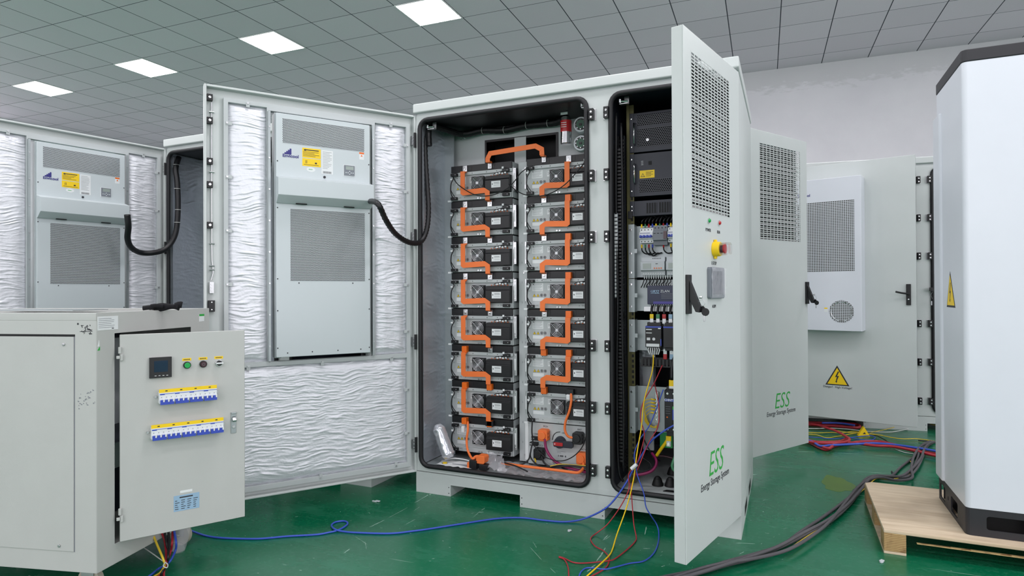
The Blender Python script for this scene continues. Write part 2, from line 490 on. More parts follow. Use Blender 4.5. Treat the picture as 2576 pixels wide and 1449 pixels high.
# ================================================================== energy storage cabinet
W_, D_, H_ = 1.848, 1.10, 2.342
LOP = (.035, .160, 1.087, 2.245)       # left opening x0 z0 x1 z1
ROP = (1.212, .160, 1.800, 2.245)
def latch_plate(par, x, z, flip):
    m = MB('steel').box(x - .021, -.004, z - .032, x + .021, 0, z + .032)
    m.mat('black').box(x - .013, -.030, z - .030, x + .013, -.004, z + .030)
    m.mat('chrome').cyl((x, -.031, z + .012), .006, .003, 'y', 10).cyl((x, -.031, z - .016), .006, .003, 'y', 10)
    m.mat('black_gloss').box(x - .009, -.036, z - .004, x + .011 * flip, -.029, z + .004)
    m.build('strike_plate', par, bevel=.0015, seg=1)
def hinge(par, x, y, z):
    m = MB('steel').box(x - .030, y - .006, z - .028, x - .006, y + .004, z + .028)
    m.mat('black').cyl((x, y - .006, z - .045), .008, .090, 'z', 10)
    m.mat('steel')
    for k in (-.02, 0, .02): m.cyl((x - .016, y - .010, z + k), .004, .004, 'y', 8)
    m.build('hinge', par)
def cabinet_body(root, interior=True, left_wall='foil_grey'):
    b = MB('paint')
    b.plate([(0, .127), (W_, .127), (W_, 2.272), (0, 2.272)], [rrect(*LOP, .055), rrect(*ROP, .055)], 0, .012)
    b.box(0, .012, .127, .010, D_, 2.272).box(W_ - .010, .012, .127, W_, D_, 2.272).box(.01, D_ - .01, .127, W_ - .01, D_, 2.272)
    b.build('body', root, bevel=.002, seg=1)
    r = MB('paint').box(-.004, -.022, 2.286, W_ + .004, D_ + .01, H_)
    r.build('roof', root, bevel=.008, seg=3)
    MB('paint_inner').box(.012, .004, 2.268, W_ - .012, D_ - .01, 2.288).build('roof_gap', root)
    bs = MB('paint')
    bs.prism([(0, 0), (.238, 0), (.238, .066), (.682, .066), (.682, 0), (1.170, 0), (1.170, .066), (1.610, .066), (1.610, 0), (W_, 0), (W_, .124), (0, .124)], -.002, D_)
    bs.mat('dark').box(W_, .26, .028, W_ + .001, .44, .078).box(W_, .62, .028, W_ + .001, .80, .078)
    bs.mat('ink')
    for x in (.226, .694, 1.158):
        for z in (.018, .052): bs.cyl((x, -.004, z), .003, .003, 'y', 8)
    bs.build('base_plinth', root, bevel=.002, seg=1)
    for (x0, z0, x1, z1) in (LOP, ROP):
        path = [(x, -.010, z) for x, z in rrect(x0 + .004, z0 + .004, x1 - .004, z1 - .004, .055, 5)]
        MB('gasket').tube(path, .014, 8, 1, closed=True).build('door_gasket', root, smooth=True)
    for z in (2.146, 1.820, 1.494, .918, .590, .257):
        latch_plate(root, 1.113, z, 1); latch_plate(root, 1.194, z, -1)
    for z in (2.125, 1.541, .905, .285): hinge(root, .004, -.004, z)
    # compartment linings
    L = MB(left_wall); L.box(.012, .03, .165, .035, .30, 2.24); L.build('side_lining', root, bevel=.001, seg=1)
    c = MB('zinc')
    c.box(.03, .012, .135, 1.10, D_ - .02, .160)                                  # floor of left compartment
    c.mat('black').box(.03, .02, 2.246, 1.10, D_ - .02, 2.262)
    c.mat('paint_inner').box(1.080, .012, .16, 1.092, D_ - .02, 2.25)
    c.mat('zinc').box(.035, .29, .165, .104, .30, 2.245)
    for k in range(14):
        c.mat('steel').cyl((.092, .288, .24 + k * .145), .004, .003, 'y', 8)
    c.build('left_compartment', root)
    d = MB('blacksteel'); d.box(1.205, .012, .16, 1.215, D_ - .02, 2.25).box(1.800, .012, .16, 1.812, D_ - .02, 2.25)
    d.box(1.205, D_ - .05, .16, 1.81, D_ - .03, 2.25).box(1.205, .012, 2.246, 1.81, D_ - .03, 2.26)
    d.mat('paint_inner').box(1.205, .012, .140, 1.81, D_ - .03, .162)
    d.build('right_compartment', root)
    return root

def louvre_opening(m, x0, z0, x1, z1, yf, depth, nx, nz):
    # bars of a rectangular mesh with slats behind, outside face at y = yf, going to +y
    pw, ph = (x1 - x0) / nx, (z1 - z0) / nz
    m.mat('paint')
    for i in range(nx + 1): m.box(x0 + i * pw - .0035, yf, z0, x0 + i * pw + .0035, yf + .0015, z1)
    for j in range(nz + 1): m.box(x0, yf, z0 + j * ph - .0025, x1, yf + .0015, z0 + j * ph + .0025)
    m.mat('slat')
    n = int((z1 - z0) / .030)
    for j in range(n):
        z = z0 + (j + .5) * (z1 - z0) / n
        m.prism([(yf + .014, z - .006), (yf + .024, z + .004), (yf + .026, z + .002), (yf + .016, z - .008)], x0, x1, 'yz')
    m.mat('dark').box(x0, yf + depth - .003, z0, x1, yf + depth, z1)

def slim_door(root, pivot, ang, side, handle_at_free=True, w=.683):
    # outside face at local y=-.05; the door runs from x=0 to side*w; side=-1: hinged at its right when seen from outside
    z0, z1 = .118, 2.268
    a, b = (-w, 0) if side < 0 else (0, w)
    d = MB('paint')
    va, vb = (a + .080, b - .137) if side < 0 else (a + .120, b - .088)
    VZ0, VZ1 = 1.545, 2.185
    d.plate([(a, z0), (b, z0), (b, z1), (a, z1)], [[(va, VZ0), (vb, VZ0), (vb, VZ1), (va, VZ1)]], -.05, -.046)
    d.box(a, -.046, z0, a + .014, 0, z1).box(b - .014, -.046, z0, b, 0, z1).box(a + .014, -.046, z0, b - .014, 0, z0 + .014).box(a + .014, -.046, z1 - .014, b - .014, 0, z1)
    o = d.build('service_door', root, loc=pivot, rz=ang, bevel=.005, seg=3)
    g = MB('paint'); louvre_opening(g, va, VZ0, vb, VZ1, -.0505, .045, 12, 46); g.build('vent_grille', o)
    # inside lining box around the vent
    MB('zinc').box(va - .02, -.006, VZ0 - .02, vb + .02, -.004, VZ1 + .02).build('vent_lining', o)
    return o

def ess_mark(o, xc, side=1):
    text('ESS', .150, (xc, -.0506, .452), o, mat='sign_green', name='emblem', shear=.25, sx=.86, bold=-.001)
    text('Energy Storage System', .0440, (xc - .005, -.0506, .377), o, mat='ink', name='emblem', shear=.12, sx=.86)

def swing_handle(o, x, z, s=1):
    h = MB('black').box(x - .016, -.064, z - .078, x + .016, -.05, z + .078)
    h.prism([(-.064, z + .055), (-.105, z - .045), (-.103, z - .072), (-.088, z - .070), (-.064, z - .02)], x - .010, x + .010, 'yz')
    h.mat('chrome').cyl((x + .006, -.098, z - .012), .005, -.012, 'y', 10)
    h.mat('steel').torus((x, -.110, z - .034), .013, .0015, 'x', 12, 4)
    h.mat('black').cyl((x + .012, -.104, z - .058), .014, .004, 'x', 12).cyl((x + .004, -.122, z - .070), .016, .004, 'x', 12)
    h.mat('steel').box(x + .004, -.121, z - .108, x + .007, -.114, z - .084)
    h.build('handle', o, bevel=.0025, seg=2)

# ---------------- wide door with the air conditioner, inside face towards local +y
def wide_door(root, pivot, ang, ac_hole=True):
    wd, z0, z1 = 1.154, .120, 2.276
    d = MB('paint')
    d.plate([(0, z0), (wd, z0), (wd, z1), (0, z1)], [[(.272, .835), (.842, .835), (.842, 2.185), (.272, 2.185)]], -.05, -.038)
    d.box(0, -.038, z0, .012, 0, z1).box(wd - .012, -.038, z0, wd, 0, z1).box(.012, -.038, z0, wd - .012, 0, z0 + .012).box(.012, -.038, z1 - .012, wd - .012, 0, z1)
    return d.build('climate_door', root, loc=pivot, rz=ang, bevel=.002, seg=1)
def door_inside(o, clips=True):
    # stiffening frame, foil mats, clips, locking rod
    f = MB('paint_inner')
    Y = (-.038, -.012)
    holes = [[(.058, .838), (.252, .838), (.252, 2.200), (.058, 2.200)], [(.272, .835), (.842, .835), (.842, 2.185), (.272, 2.185)],
             [(.850, .838), (1.040, .838), (1.040, 2.200), (.850, 2.200)], [(.058, .182), (1.040, .182), (1.040, .812), (.058, .812)]]
    f.plate([(.034, .155), (1.062, .155), (1.062, 2.222), (.034, 2.222)], holes, -.010, -.036)
    f.build('stiffening_frame', o, bevel=.001, seg=1)
    rnd = random.Random(3)
    for (x0, z0, x1, z1) in ((.058, .838, .252, 2.200), (.850, .838, 1.040, 2.200), (.058, .182, 1.040, .812)):
        nx, nz = max(4, int((x1 - x0) / .02)), int((z1 - z0) / .02)
        vs, fs = [], []
        for j in range(nz + 1):
            for i in range(nx + 1):
                e = min(i, nx - i, j, nz - j)
                y = -.034 + (.016 if e > 0 else 0) + (.006 if e > 1 else 0) + rnd.uniform(-.0016, .0016)
                x = x0 + (x1 - x0) * i / nx; z = z0 + (z1 - z0) * j / nz
                if e == 0: x += rnd.uniform(-.001, .001); z += rnd.uniform(-.001, .001)
                vs.append((x, y, z))
        for j in range(nz):
            for i in range(nx):
                a = j * (nx + 1) + i; fs.append((a, a + 1, a + nx + 2, a + nx + 1))
        m = MB('foil_white').add(vs, fs)
        m.build('insulation_foil', o, smooth=True)
    if clips:
        def clip(x, z, dx, dz):
            m = MB('paint_inner').box(x - .012, -.010, z - .009, x + .012 + 0, -.007, z + .009) if 0 else MB('paint_inner')
            m.box(min(x, x + dx) - (.009 if dx == 0 else 0), -.010, min(z, z + dz) - (.009 if dz == 0 else 0), max(x, x + dx) + (.009 if dx == 0 else 0), -.007, max(z, z + dz) + (.009 if dz == 0 else 0))
            m.mat('steel').cyl((x + (.006 if dx > 0 else -.006 if dx < 0 else 0), -.007, z + (.006 if dz > 0 else -.006 if dz < 0 else 0)), .005, .004, 'y', 10)
            m.build('retaining_clip', o)
        for z in (2.09, 1.81, 1.53, 1.25, .97): clip(1.052, z, -.030, 0); clip(.046, z, .030, 0)
        for x in (.945, .155): clip(x, 2.213, 0, -.026); clip(x, .824, 0, -.026)
        clip(.56, .824, 0, -.026)
        for x in (.99, .57, .13): clip(x, .168, 0, .026)
        for z in (.62, .36): clip(.046, z, .030, 0)
    for z in (2.213, 2.094, 1.884, 1.764, 1.555):
        m = MB('black').box(1.112, -.038, z - .016, 1.140, -.010, z + .016); m.mat('chrome').cyl((1.126, -.010, z), .007, .003, 'y', 12)
        m.build('roller_latch', o, bevel=.001, seg=1)
    r = MB('steel')
    r.tube([(1.117, -.028, 2.19), (1.117, -.028, 1.46), (1.112, -.028, 1.345), (1.112, -.026, 1.305), (1.122, -.022, 1.27)], .003, 6, 3)
    for z in (2.14, 1.83, 1.46, 1.345, 1.325, .99, .965):
        r.tube([(1.104, -.026, z), (1.128, -.026, z)], .0045, 8, 1)
    r.box(1.108, -.036, 1.205, 1.128, -.016, 1.262)
    for z in (1.220, 1.236, 1.251): r.cyl((1.118, -.016, z), .006, .004, 'y', 10)
    r.tube([(1.117, -.028, 1.01), (1.117, -.028, .60), (1.117, -.028, .2)], .003, 6, 1)
    r.build('locking_rod', o)
    m = MB('black').box(1.104, -.038, 1.110, 1.134, -.006, 1.168); m.mat('chrome').cyl((1.119, -.006, 1.120), .004, .002, 'y', 8).cyl((1.119, -.006, 1.158), .004, .002, 'y', 8)
    m.build('lock_case', o, bevel=.003, seg=2)
    # side rails that carry the air conditioner
    for x in (.262, .834):
        m = MB('zinc').box(x, -.010, .84, x + .013, .006, 2.18)
        m.mat('steel')
        for k in range(8): m.cyl((x + .0065, .006, .92 + k * .168), .0045, .003, 'y', 8)
        m.build('mounting_rail', o)

# ---------------- air conditioner; own axes: x as the door, y towards the room side of the door's inside, z up from its lower edge
def air_conditioner(label, mat4, outside=False):
    t_ = thing('air_conditioner', label, 'air conditioner', group='door mounted air conditioners')
    t_.matrix_world = mat4
    x0, x1 = -.257, .257
    m = MB('paint_ac').box(x0, -.05, 0, x1, .036, 1.308)
    m.mat('zinc').box(x0 - .006, -.05, -.004, x0 + .03, .018, 1.312).box(x1 - .03, -.05, -.004, x1 + .006, .018, 1.312)
    m.build('housing', t_, bevel=.003, seg=2)
    if not outside:
        MB('perf_ac').box(-.223, .036, 1.150, .223, .0372, 1.281).build('upper_grille', t_)
        MB('perf_ac').box(-.225, .036, .410, .184, .0372, .798).build('lower_grille', t_)
        hd = MB('paint_ac')
        hd.prism([(.036, .825), (.036, .970), (.100, .952), (.100, .862), (.050, .825)], x0 - .003, x1 + .001, 'yz')
        hd.mat('black')
        for s_ in (-1, 1): hd.box(.13 * s_ - .03, .050, .822, .13 * s_ + .03, .058, .828)
        hd.build('air_hood', t_, bevel=.002, seg=1)
        c = MB('label_white').box(-.169, .036, 1.003, -.104, .0368, 1.066)
        c.mat('mcb_grey').box(-.166, .0368, 1.006, -.107, .041, 1.063).mat('lcd').box(-.160, .041, 1.038, -.116, .0415, 1.058)
        c.mat('device')
        for dx, dz in ((0, .008), (-.009, 0), (.009, 0), (0, -.008), (-.02, 0), (.02, 0)): c.cyl((-.137 + dx, .041, 1.021 + dz), .0036, .002, 'y', 8)
        c.build('control_panel', t_)
        l = MB('yellow').box(.022, .036, 1.083, .121, .0366, 1.136).box(.022, .036, 1.037, .121, .0366, 1.079)
        txtlines(l, .112, 1.128, .03, 1, .008, .0366, .005, 'ink', .1)
        txtlines(l, .117, 1.116, .027, 4, .0075, .0366, .002, 'ink', .5)
        l.mat('ink').prism([(.112, 1.120), (.100, 1.120), (.106, 1.131)], .0366, .037)
        for x in (.096, .102): l.box(x, .0366, 1.052, x + .0022, .0371, 1.069)
        l.box(.043, .0366, 1.052, .054, .0371, 1.060)
        txtlines(l, .113, 1.046, .03, 1, .01, .0366, .002, 'ink', .1)
        l.build('warning_label', t_)
        q = MB('label_white').box(-.045, .036, 1.003, .018, .0366, 1.134)
        txtlines(q, .012, 1.125, -.040, 12, .0082, .0366, .0015, 'ink_soft', .5)
        q.mat('ink')
        for k in range(18): q.box(.010 - k * .0026, .0366, 1.006, .0088 - k * .0026, .037, 1.018)
        q.build('rating_label', t_)
        q = MB('label_white').box(-.222, .036, 1.104, -.194, .0366, 1.146); q.mat('orange_cap').box(-.222, .0366, 1.136, -.194, .037, 1.146).prism([(-.214, 1.122), (-.202, 1.122), (-.208, 1.133)], .0366, .037)
        q.build('caution_label', t_)
        q = MB('label_white'); q.prism([(.075 + .024 * cos(a * pi / 10), 1.020 + .013 * sin(a * pi / 10)) for a in range(20)], .036, .0366); q.mat('sign_green')
        for k in range(3): q.box(.068 + k * .007, .0366, 1.018, .072 + k * .007, .037, 1.023)
        q.build('oval_sticker', t_)
        lg = MB('ink_blue')
        for k in range(4): lg.box(.214 - k * .009, .036, 1.090, .205 - k * .009, .0368, 1.100 + k * .0075)
        lg.build('maker_logo', t_)
        text('Envicool', .0235, (.182, .037, 1.082), t_, '+y', 'ink_blue', 'maker_logo', bold=.0006, sx=1.05)
        sm = MB('ink'); rs = [(-.25, z) for z in (.03, .25, .42, .80, 1.08)] + [(.25, z) for z in (.05, .25, .42, .80, 1.05)] + [(x, .022) for x in (-.2, -.07, .07, .2)] + [(.14, .398), (-.155, .398)]
        for x, z in rs: sm.cyl((x, .036, z), .0035, .0015, 'y', 8)
        sm.cyl((.002, .036, .985), .007, .004, 'y', 10)
        sm.build('screws', t_)
    else:
        # outdoor housing, seen from outside (local -y)
        o = MB('paint_white').box(-.255, -.222, .010, .245, -.05, 1.270)
        o.build('outdoor_housing', t_, bevel=.004, seg=2)
        MB('perf_rect').box(-.235, -.2235, .500, .195, -.222, 1.080).build('inlet_grille', t_)
        g = MB('perf_rect'); g.prism([(.098 + .092 * cos(a * pi / 12), .170 + .092 * sin(a * pi / 12)) for a in range(24)], -.2235, -.222)
        g.build('fan_grille', t_)
        r = MB('chrome').torus((.098, -.2225, .170), .078, .003, 'y', 28, 5); r.build('fan_ring', t_)
        lg = MB('ink_blue')
        for k in range(4): lg.box(-.225 + k * .011, -.2230, 1.150, -.214 + k * .011, -.222, 1.160 + k * .009)
        lg.build('maker_logo', t_)
        text('Envicool', .030, (-.185, -.2232, 1.140), t_, '-y', 'ink_blue', 'maker_logo', bold=.0006, sx=1.05)
        q = MB('label_white').box(-.03, -.2228, .165, -.005, -.222, .200); q.mat('yellow').box(-.03, -.2232, .190, -.005, -.2228, .200); q.build('caution_label', t_)
    return t_

def place(root_loc, root_rz, pivot, ang, loc):
    return Matrix.Translation(Vector(root_loc)) @ Matrix.Rotation(root_rz, 4, 'Z') @ Matrix.Translation(Vector(pivot)) @ Matrix.Rotation(ang, 4, 'Z') @ Matrix.Translation(Vector(loc))

# ---------------- main cabinet
main = thing('energy_storage_cabinet', 'open light grey two-door cabinet in the middle, full of orange-strapped battery modules', 'cabinet', (X0, Y0, 0), 0, 'outdoor energy storage cabinets')
cabinet_body(main)
LA = rad(235.2 - 360)
PV = (.007, -.0035, 0)
dl = wide_door(main, PV, LA)
door_inside(dl)
ac1 = air_conditioner('air conditioner in the open door of the middle cabinet, full front panel visible', place(main.location, 0, PV, LA, (.5555, 0, .860)))
RA = rad(76.3)
rp = (X0 * 0 + 1.848 - .05 * sin(RA), -.0035 + .05 * cos(RA), 0)
rd_ = slim_door(main, rp, RA, -1)
ess_mark(rd_, -.345)
# indicators, emergency stop, display, handle on the front service door
def lamp_(o, x, z, m, name, lab):
    k = MB('chrome').cyl((x, -.05, z), .0125, -.004, 'y', 20).mat(m).cyl((x, -.054, z), .0095, -.006, 'y', 16, .006); tag(k.build(name, o), lab)
lamp_(rd_, -.416, 1.508, 'green_lens', 'indicator_lamp', 'green indicator lamp')
lamp_(rd_, -.288, 1.509, 'red', 'indicator_lamp', 'red indicator lamp')
text('POWER', .020, (-.420, -.0506, 1.467), rd_, sx=.9); text('RUN', .020, (-.292, -.0506, 1.467), rd_, sx=.9)
text('E-STOP', .021, (-.352, -.0506, 1.326), rd_, sx=.9); text('ALRM', .020, (-.355, -.0506, 1.137), rd_, sx=.9)
e = MB('yellow').cyl((-.350, -.05, 1.388), .034, -.030, 'y', 28, .031)
e.box(-.358, -.062, 1.346, -.342, -.052, 1.430)
e.mat('maroon').cyl((-.350, -.080, 1.388), .017, -.014, 'y', 20).mat('red').cyl((-.350, -.094, 1.388), .020, -.008, 'y', 20)
e.build('emergency_stop', rd_, bevel=.001, seg=1)
e = MB('clear').cyl((-.350, -.081, 1.388), .029, -.040, 'y', 28, .028); tag(e.build('guard_cap', rd_, smooth=False), 'clear plastic cap over the emergency stop')
dsp = MB('mcb_grey'); dsp.prism(rrect(-.437, 1.172, -.256, 1.308, .012), -.064, -.05); dsp.mat('screen').box(-.405, -.0655, 1.190, -.288, -.064, 1.292)
dsp.build('display', rd_, bevel=.002, seg=1)
fl = MB('film_thin')
vs, fs = [], []
for j in range(13):
    for i in range(13):
        e_ = min(i, 12 - i, j, 12 - j); vs.append((-.432 + .176 * i / 12 + (.006 if i == 12 else 0) * random.random(), -.068 - .004 * random.random() - (.003 if e_ else 0), 1.176 + .13 * j / 12))
for j in range(12):
    for i in range(12): a = j * 13 + i; fs.append((a, a + 1, a + 14, a + 13))
fl.add(vs, fs).build('protective_film', rd_, smooth=True)
swing_handle(rd_, -.659, 1.192)
# rear service door, swung out behind the right side
BA = rad(59.5)
bp = (1.848 - .013 - .05 * sin(BA) * -1 * -1, 1.1065 + .05 * cos(BA), 0)
bd = slim_door(main, bp, BA, 1, w=.700)
ess_mark(bd, .360)
swing_handle(bd, .682, 1.188)

# ---------------- left cabinet, of which the door inside and the left compartment edge show
C2 = (-4.206, 3.150, 0)
cab2 = thing('energy_storage_cabinet', 'light grey cabinet behind the open door, its foil-lined door open at the far left', 'cabinet', C2, 0, 'outdoor energy storage cabinets')
cabinet_body(cab2)
LA2 = rad(259.5 - 360)
d2 = wide_door(cab2, PV, LA2)
door_inside(d2)
ac2 = air_conditioner('air conditioner in the far left cabinet door, lower part hidden by the grey test cabinet', place(C2, 0, PV, LA2, (.5555, 0, .860)))
MB('foil_grey').box(.10, .56, .17, 1.08, .58, 2.24).build('rear_lining', cab2)

# ---------------- right rear cabinet with outward air conditioner door and warning sign
C4 = (-.078, 6.108, 0); Z4 = rad(8)
cab4 = thing('energy_storage_cabinet', 'light grey cabinet at the back with a yellow high voltage sign on its door', 'cabinet', C4, Z4, 'outdoor energy storage cabinets')
cabinet_body(cab4)
LA4 = rad(-14 - 8)
PV4 = (-.105, -.0035, 0)
d4 = wide_door(cab4, PV4, LA4)
MB('paint').box(.265, -.0503, .83, .85, -.037, 2.19).build('panel', d4)
ac4 = air_conditioner('white outdoor air conditioner unit on the back cabinet door beside the high voltage sign', place(C4, Z4, PV4, LA4, (.557, 0, .862)), True)
sg = MB('ink').prism([(.497, .402), (.680, .402), (.5885, .570)], -.0512, -.05); sg.mat('yellow').prism([(.513, .411), (.664, .411), (.5885, .550)], -.0520, -.0512)
sg.mat('ink').prism([(.594, .520), (.572, .470), (.586, .474), (.578, .436), (.572, .438), (.583, .422), (.590, .440), (.585, .438), (.603, .484), (.588, .480), (.604, .520)], -.0526, -.052)
tag(sg.build('warning_sign', d4), 'yellow triangular high voltage sign')
text('Danger!  High Voltage!', .0250, (.590, -.0506, .386), d4, name='lettering', sx=.95)
h = MB('black').box(1.088, -.064, 1.085, 1.120, -.05, 1.252); h.cyl((1.104, -.064, 1.175), .010, -.03, 'y', 12); h.tube([(1.104, -.092, 1.175), (1.06, -.10, 1.182), (1.02, -.105, 1.192)], .008, 8, 2)
h.mat('chrome').cyl((1.104, -.064, 1.13), .006, -.004, 'y', 10); h.build('handle', d4, bevel=.002, seg=1)
k = MB('steel').torus((1.20, -.045, 1.20), .016, .0015, 'x', 14, 4).tube([(1.20, -.045, 1.185), (1.19, -.05, 1.16), (1.20, -.05, 1.13)], .002, 5, 3)
k.box(1.19, -.052, 1.075, 1.197, -.046, 1.11).mat('black').box(1.183, -.05, 1.195, 1.217, -.03, 1.225); tag(k.build('key_bunch', cab4), 'bunch of keys hanging in the lock')
g = MB('device').box(1.25, .02, 1.45, 1.5, .30, 1.75).box(1.25, .03, .9, 1.5, .3, 1.05); g.mat('mcb_blue').box(1.26, .015, 1.40, 1.4, .2, 1.43).box(1.26, .015, .8, 1.4, .2, .86); g.build('equipment_tray', cab4)

# ================================================================== battery modules in the left compartment of the main cabinet
def IL(px_, py_, yl):
    """pixel -> main cabinet x, z on the upright plane yl metres behind its front"""
    q = py(px_, py_, Y0 + yl); return q.x - X0, q.z
YB = Y0 + .26
MH = .2258
def battery_module(loc, label):
    t_ = thing('battery_module', label, 'battery module', loc, 0, 'battery modules in the open cabinet')
    c = MB('paint_inner')
    c.box(0, 0, .004, .427, .40, .222)
    c.mat('dark').box(.002, .001, -.001, .425, .39, .004)
    c.mat('zinc')
    for x in (.012, .413): c.cyl((x, -.001, .11), .004, -.002, 'y', 8)
    c.build('chassis', t_, bevel=.0015, seg=1)
    tray = MB('paint_inner').box(.006, -.012, .006, .420, 0, .034)          # lower rail
    tray.mat('ink')
    for x in (.06, .100, .262, .33): tray.cyl((x, -.012, .021), .0022, -.001, 'y', 6)
    tray.mat('steel').cyl((.195, -.012, .012), .006, -.003, 'y', 10).cyl((.213, -.012, .012), .006, -.003, 'y', 10)
    tray.build('lower_rail', t_, bevel=.001, seg=1)
    up = MB('paint_inner').box(.058, -.014, .162, .385, 0, .181)
    up.mat('ink')
    for x in (.10, .155, .255, .325): up.cyl((x, -.014, .171), .003, -.001, 'y', 6)
    up.mat('paint_inner').box(0, -.012, .162, .012, 0, .181).box(.405, -.012, .162, .427, 0, .181)
    up.build('upper_rail', t_, bevel=.001, seg=1)
    bk = MB('black').box(.002, -.010, .183, .425, .002, .224).box(.10, -.012, .19, .15, -.01, .222).box(.25, -.012, .19, .31, -.01, .222)
    bk.build('terminal_cover', t_, bevel=.0015, seg=1)
    f = MB('black').box(.156, -.028, .062, .240, 0, .146)
    f.mat('dark').cyl((.198, -.0285, .104), .037, .001, 'y', 24)
    f.build('fan', t_, bevel=.002, seg=1)
    g = MB('guard_wire')
    for R in (.014, .022, .030, .038): g.torus((.198, -.032, .104), R, .0016, 'y', 20, 4)
    g.cyl((.198, -.030, .104), .009, -.003, 'y', 14)
    for a in (45, 135, 225, 315):
        g.tube([(.198 + .009 * cos(rad(a)), -.032, .104 + .009 * sin(rad(a))), (.198 + .052 * cos(rad(a)), -.030, .104 + .052 * sin(rad(a)))], .0014, 4, 1)
    g.build('fan_guard', t_)
    b = MB('black').prism([(0, .036), (-.044, .040), (-.044, .112), (-.036, .118), (-.036, .140), (0, .142)], .258, .420, 'yz')
    b.box(.252, -.030, .112, .258, 0, .132)
    b.mat('copper' if 'copper' in MATS else 'orange_cap')
    for k in range(6): b.cyl((.285 + k * .022, -.012, .142), .004, .006, 'z', 6)
    b.mat('label_white')
    b.build('control_unit', t_, bevel=.003, seg=2)
    l = MB('label_white').box(.302, -.0452, .064, .364, -.044, .104)
    l.mat('ink').box(.307, -.0456, .082, .312, -.0452, .090)
    txtlines(l, .320, .096, .358, 2, .006, -.0456, .0018, 'ink', .2); txtlines(l, .320, .080, .358, 2, .006, -.0456, .001, 'ink_soft', .2)
    l.build('unit_label', t_)
    r = MB('label_white').box(.032, -.0006, .108, .102, 0, .154).box(.034, -.0006, .048, .105, 0, .068)
    txtlines(r, .048, .150, .098, 1, .006, -.001, .0025, 'ink_soft', .1)
    txtlines(r, .036, .142, .098, 5, .0065, -.001, .0014, 'ink_soft', .3)
    r.mat('ink').box(.036, -.001, .146, .044, -.0006, .150)
    for x in (.045, .068):
        r.mat('ink').prism([(x - .010, .074), (x + .010, .074), (x, .092)], -.0008, 0).mat('sign_green' if 0 else 'yellow').prism([(x - .0078, .0755), (x + .0078, .0755), (x, .0895)], -.0014, -.0008)
        r.mat('ink').box(x - .001, -.0018, .078, x + .001, -.0014, .085)
    for x in (.091, .113):
        r.mat('maroon').torus((x, -.0008, .083), .0080, .0010, 'y', 14, 4).mat('ink').box(x - .003, -.0012, .079, x + .003, -.0006, .087)
    r.mat('label_white').box(.130, -.0006, .112, .152, 0, .142).mat('ink')
    rr = random.Random(5)
    for i in range(5):
        for j in range(3):
            if rr.random() < .5: r.box(.134 + j * .004, -.001, .116 + i * .0045, .137 + j * .004, -.0006, .119 + i * .0045)
    r.build('rating_label', t_)
    for (x, z) in ((.012, .158), (.012, .008), (.372, .160), (.372, .012)):
        k = MB('black').box(x - .004, -.030, z, x + .040, -.010, z + .018)
        k.mat('steel').cyl((x + .030, -.030, z + .009), .003, -.002, 'y', 6)
        k.build('signal_connector', t_, bevel=.001, seg=1)
    k = MB('black').tube([(.018, -.026, .160), (.034, -.036, .145), (.018, -.040, .11), (.014, -.038, .06), (.024, -.030, .022)], .0038, 6, 5)
    k.tube([(.014, -.036, .07), (.026, -.032, .045), (.036, -.026, .03)], .0025, 5, 4)
    k.mat('label_white').box(.014, -.044, .132, .028, -.036, .142).box(-.010, -.034, -.004, .012, -.028, .006)
    k.build('signal_cable', t_)
    k = MB('black')
    for i in range(5): k.tube([(.300 + .024 * i, -.012, .147), (.320 + .018 * i, -.020, .158), (.385, -.022, .166)], .002, 4, 3)
    k.mat('label_white')
    for i in range(4): k.box(.322 + .019 * i, -.024, .147 + .003 * (i % 2), .335 + .019 * i, -.020, .156 + .003 * (i % 2))
    k.box(.368, -.034, .178, .380, -.030, .190)
    k.build('wire_bunch', t_)
    for s_, x, z in (('F1', .070, .171), ('RX', .365, .171), ('F2', .070, .021), ('TX', .352, .021)):
        text(s_, .012, (x, -.0146 if z > .1 else -.0126, z), t_, mat='ink_soft')
    return t_
rows = ['top', 'second', 'third', 'fourth', 'fifth', 'sixth', 'seventh', 'bottom']
def mod_loc(col, k): return Vector((X0 + (.105 if col == 0 else .625), YB, 2.003 - MH * (k + 1) + .001))
first = None
for col in (0, 1):
    for k in range(8 if col == 0 else 7):
        side_ = 'left' if col == 0 else 'right'
        row = rows[k] if (col == 0 or k < 6) else 'lowest'
        lb = f'grey battery module with fan, {row} in the {side_} column of the open cabinet'
        if first is None: first = battery_module(mod_loc(col, k), lb)
        else:
            o = copy_tree(first); o.location = mod_loc(col, k); o['label'] = lb
            for ch in o.children:
                pass

